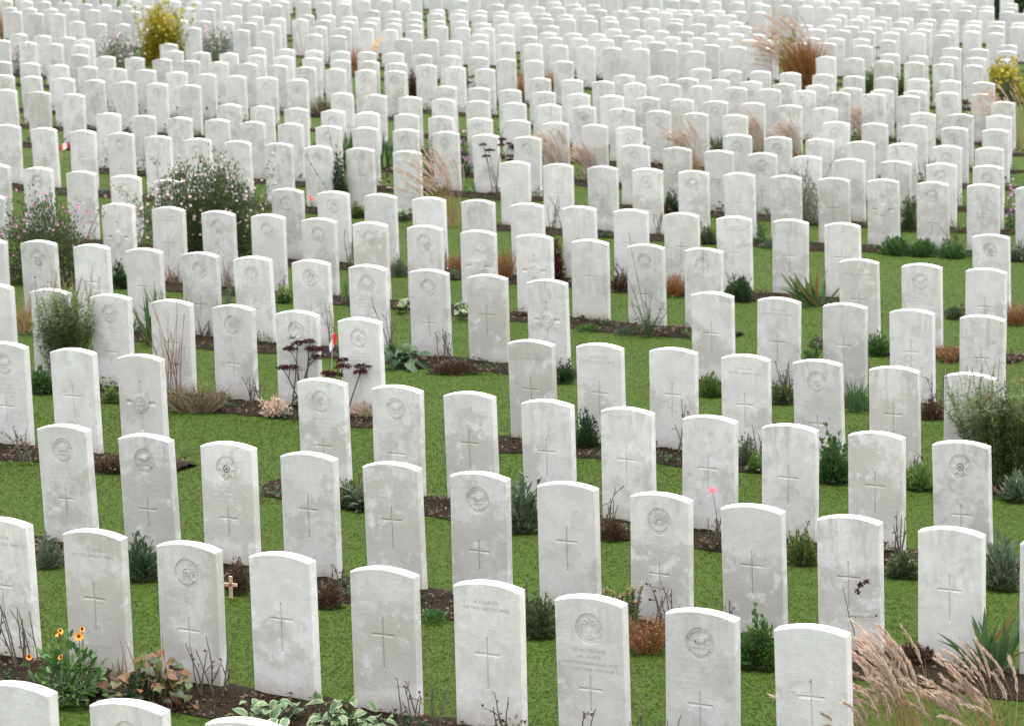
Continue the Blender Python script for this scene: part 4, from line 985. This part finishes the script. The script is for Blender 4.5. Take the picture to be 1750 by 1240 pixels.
rc = obj('remembrance_cross', mb.mesh('remembrance_cross', [WOOD]), None, (x, y, gz(x, y))); rc.rotation_euler = (.08, .05, -.2)
p = MB(); flower(p, Vector((0, -.006, .09)), .013, 7, 0, Vector((0, -1, .1))); p.tube([Vector((0, -.006, .09)), Vector((0, -.01, .09))], [.004, .003], 6, 1)
obj('poppy', p.mesh('poppy', [POPPY, NAVY]), rc); tag(rc, 'tiny wooden cross with a red poppy standing in a soil border', 'cross')
x, y = EXTRA['flag']; st = MB(); st.tube([Vector((0, 0, 0)), Vector((.03, 0, .34))], [.003, .003], 6)
fl = obj('paper_flag', st.mesh('flag_stick', [WOOD]), None, (x, y, gz(x, y))); fl.rotation_euler = (0, 0, .2)
cl = MB(); n = 7
for k in range(3):
    o = Vector((-.035 + k*.034, .0, .145 + k*.052)); a = Vector((.034, 0, .052))*(1 if k else .6); b = Vector((-.008, .005, .085))*(1.15 if k == 2 else .8)
    o = o + Vector((.034, 0, .052))*(0 if k else .4)
    vs = [o, o+a, o+a+b*(1-.25*(k == 2)), o+b]; vs2 = [q + Vector((0, .002, 0)) for q in vs]
    cl.add(vs+vs2, [(0, 1, 2, 3), (7, 6, 5, 4), (0, 4, 5, 1), (1, 5, 6, 2), (2, 6, 7, 3), (3, 7, 4, 0)], k)
obj('flag_cloth', cl.mesh('flag_cloth', [NAVY, WHITE, REDP]), fl); tag(fl, 'small navy, white and red paper flag behind dark sedum heads', 'flag')
x, y = EXTRA['canada']; st = MB(); st.tube([Vector((0, 0, 0)), Vector((-.02, 0, .25))], [.003, .003], 6)
fl = obj('hand_flag', st.mesh('flag_stick_two', [WOOD]), None, (x, y, gz(x, y))); cl = MB()
for k, mi in ((0, 0), (1, 1), (2, 0)):
    x0, x1 = [(-.015, .022), (.022, .078), (.078, .115)][k]
    vs = [Vector((x0, 0, .15+x0*.35)), Vector((x1, 0, .15+x1*.35)), Vector((x1, .012, .24+x1*.35)), Vector((x0, .012, .24+x0*.35))]; cl.add(vs + [q+Vector((0, .002, 0)) for q in vs], [(0, 1, 2, 3), (7, 6, 5, 4), (0, 4, 5, 1), (1, 5, 6, 2), (2, 6, 7, 3), (3, 7, 4, 0)], mi)
lf = sc(LEAF, .028); cl.add([Vector((.05+a, .001 + .13*(b+.045), .2125 + b + .35*a)) for a, b in lf], [tuple(range(len(lf)))], 0)
obj('flag_cloth', cl.mesh('hand_flag_cloth', [REDP, WHITE]), fl); tag(fl, 'little red and white flag with a red leaf between two headstones', 'flag')

# dark hedge behind the farthest row
mb = MB()
for _ in range(26000):
    u = R.uniform(-60, -8); v = 88 + R.uniform(0, 1.6); z = R.uniform(0, 1.5); x, y = xy(u, v)
    mb.leaf(Vector((x, y, gz(x, y)+z)), rv(), rv(), .16, .1)
for a, b, c, d in (((-60, 88.4), (-8, 88.4), (-8, 89.2), (-60, 89.2)),):
    q = [xy(*p) for p in (a, b, c, d)]; vs = [Vector((x, y, gz(x, y))) for x, y in q] + [Vector((x, y, gz(x, y)+1.35)) for x, y in q]
    mb.add(vs, [(0, 1, 5, 4), (1, 2, 6, 5), (2, 3, 7, 6), (3, 0, 4, 7), (4, 5, 6, 7)])
o = obj('hedge', mb.mesh('hedge', [G['dark']])); tag(o, 'dark green hedge behind the farthest row of headstones', 'hedge')

# ---------------------------------------------------------------- camera, light, world
cam = bpy.data.cameras.new('camera'); co = bpy.data.objects.new('camera', cam); C.objects.link(co)
cr, sr, c, s = math.cos(ROLL), math.sin(ROLL), math.cos(PITCH), math.sin(PITCH)
ex, eu, ed = Vector((1, 0, 0)), Vector((0, s, c)), Vector((0, c, -s))
cx, cy = ex*cr + eu*sr, ex*-sr + eu*cr
co.matrix_world = Matrix(((cx.x, cy.x, -ed.x, 0), (cx.y, cy.y, -ed.y, 0), (cx.z, cy.z, -ed.z, CAMH), (0, 0, 0, 1)))
cam.sensor_width = 36; cam.lens = F/1750*36; cam.clip_end = 1500; cam.clip_start = .1
cam.dof.use_dof = True; cam.dof.focus_distance = 19.; cam.dof.aperture_fstop = 5.6
sc_ = bpy.context.scene; sc_.camera = co
sun = bpy.data.lights.new('sun', 'SUN'); sun.energy = .8; sun.angle = math.radians(40); sun.color = (1, .97, .93)
so = bpy.data.objects.new('sun', sun); C.objects.link(so)
SEL, SDIR = math.radians(78), Vector((.50, .86, 0)).normalized()
sd = Vector((SDIR.x*math.cos(SEL), SDIR.y*math.cos(SEL), math.sin(SEL))); so.rotation_euler = sd.to_track_quat('Z', 'Y').to_euler()
w = bpy.data.worlds.new('World'); sc_.world = w; w.use_nodes = True; nt = w.node_tree
sky = nt.nodes.new('ShaderNodeTexSky'); sky.sky_type = 'NISHITA'; sky.sun_disc = False; sky.sun_elevation = SEL; sky.sun_rotation = math.atan2(SDIR.x, SDIR.y); sky.dust_density = 4.; sky.ozone_density = 1.
hs = nt.nodes.new('ShaderNodeHueSaturation'); hs.inputs['Saturation'].default_value = .2; nt.links.new(sky.outputs[0], hs.inputs['Color'])
bg = nt.nodes['Background']; bg.inputs[1].default_value = .15; nt.links.new(hs.outputs[0], bg.inputs[0])
vs_ = sc_.view_settings; vs_.view_transform = 'Standard'; vs_.look = 'None'; vs_.gamma = 1; vs_.use_curve_mapping = False; vs_.exposure = 2.0
print('objects', len(bpy.data.objects), 'faces', sum(len(o.data.polygons) for o in bpy.data.objects if o.type == 'MESH'))
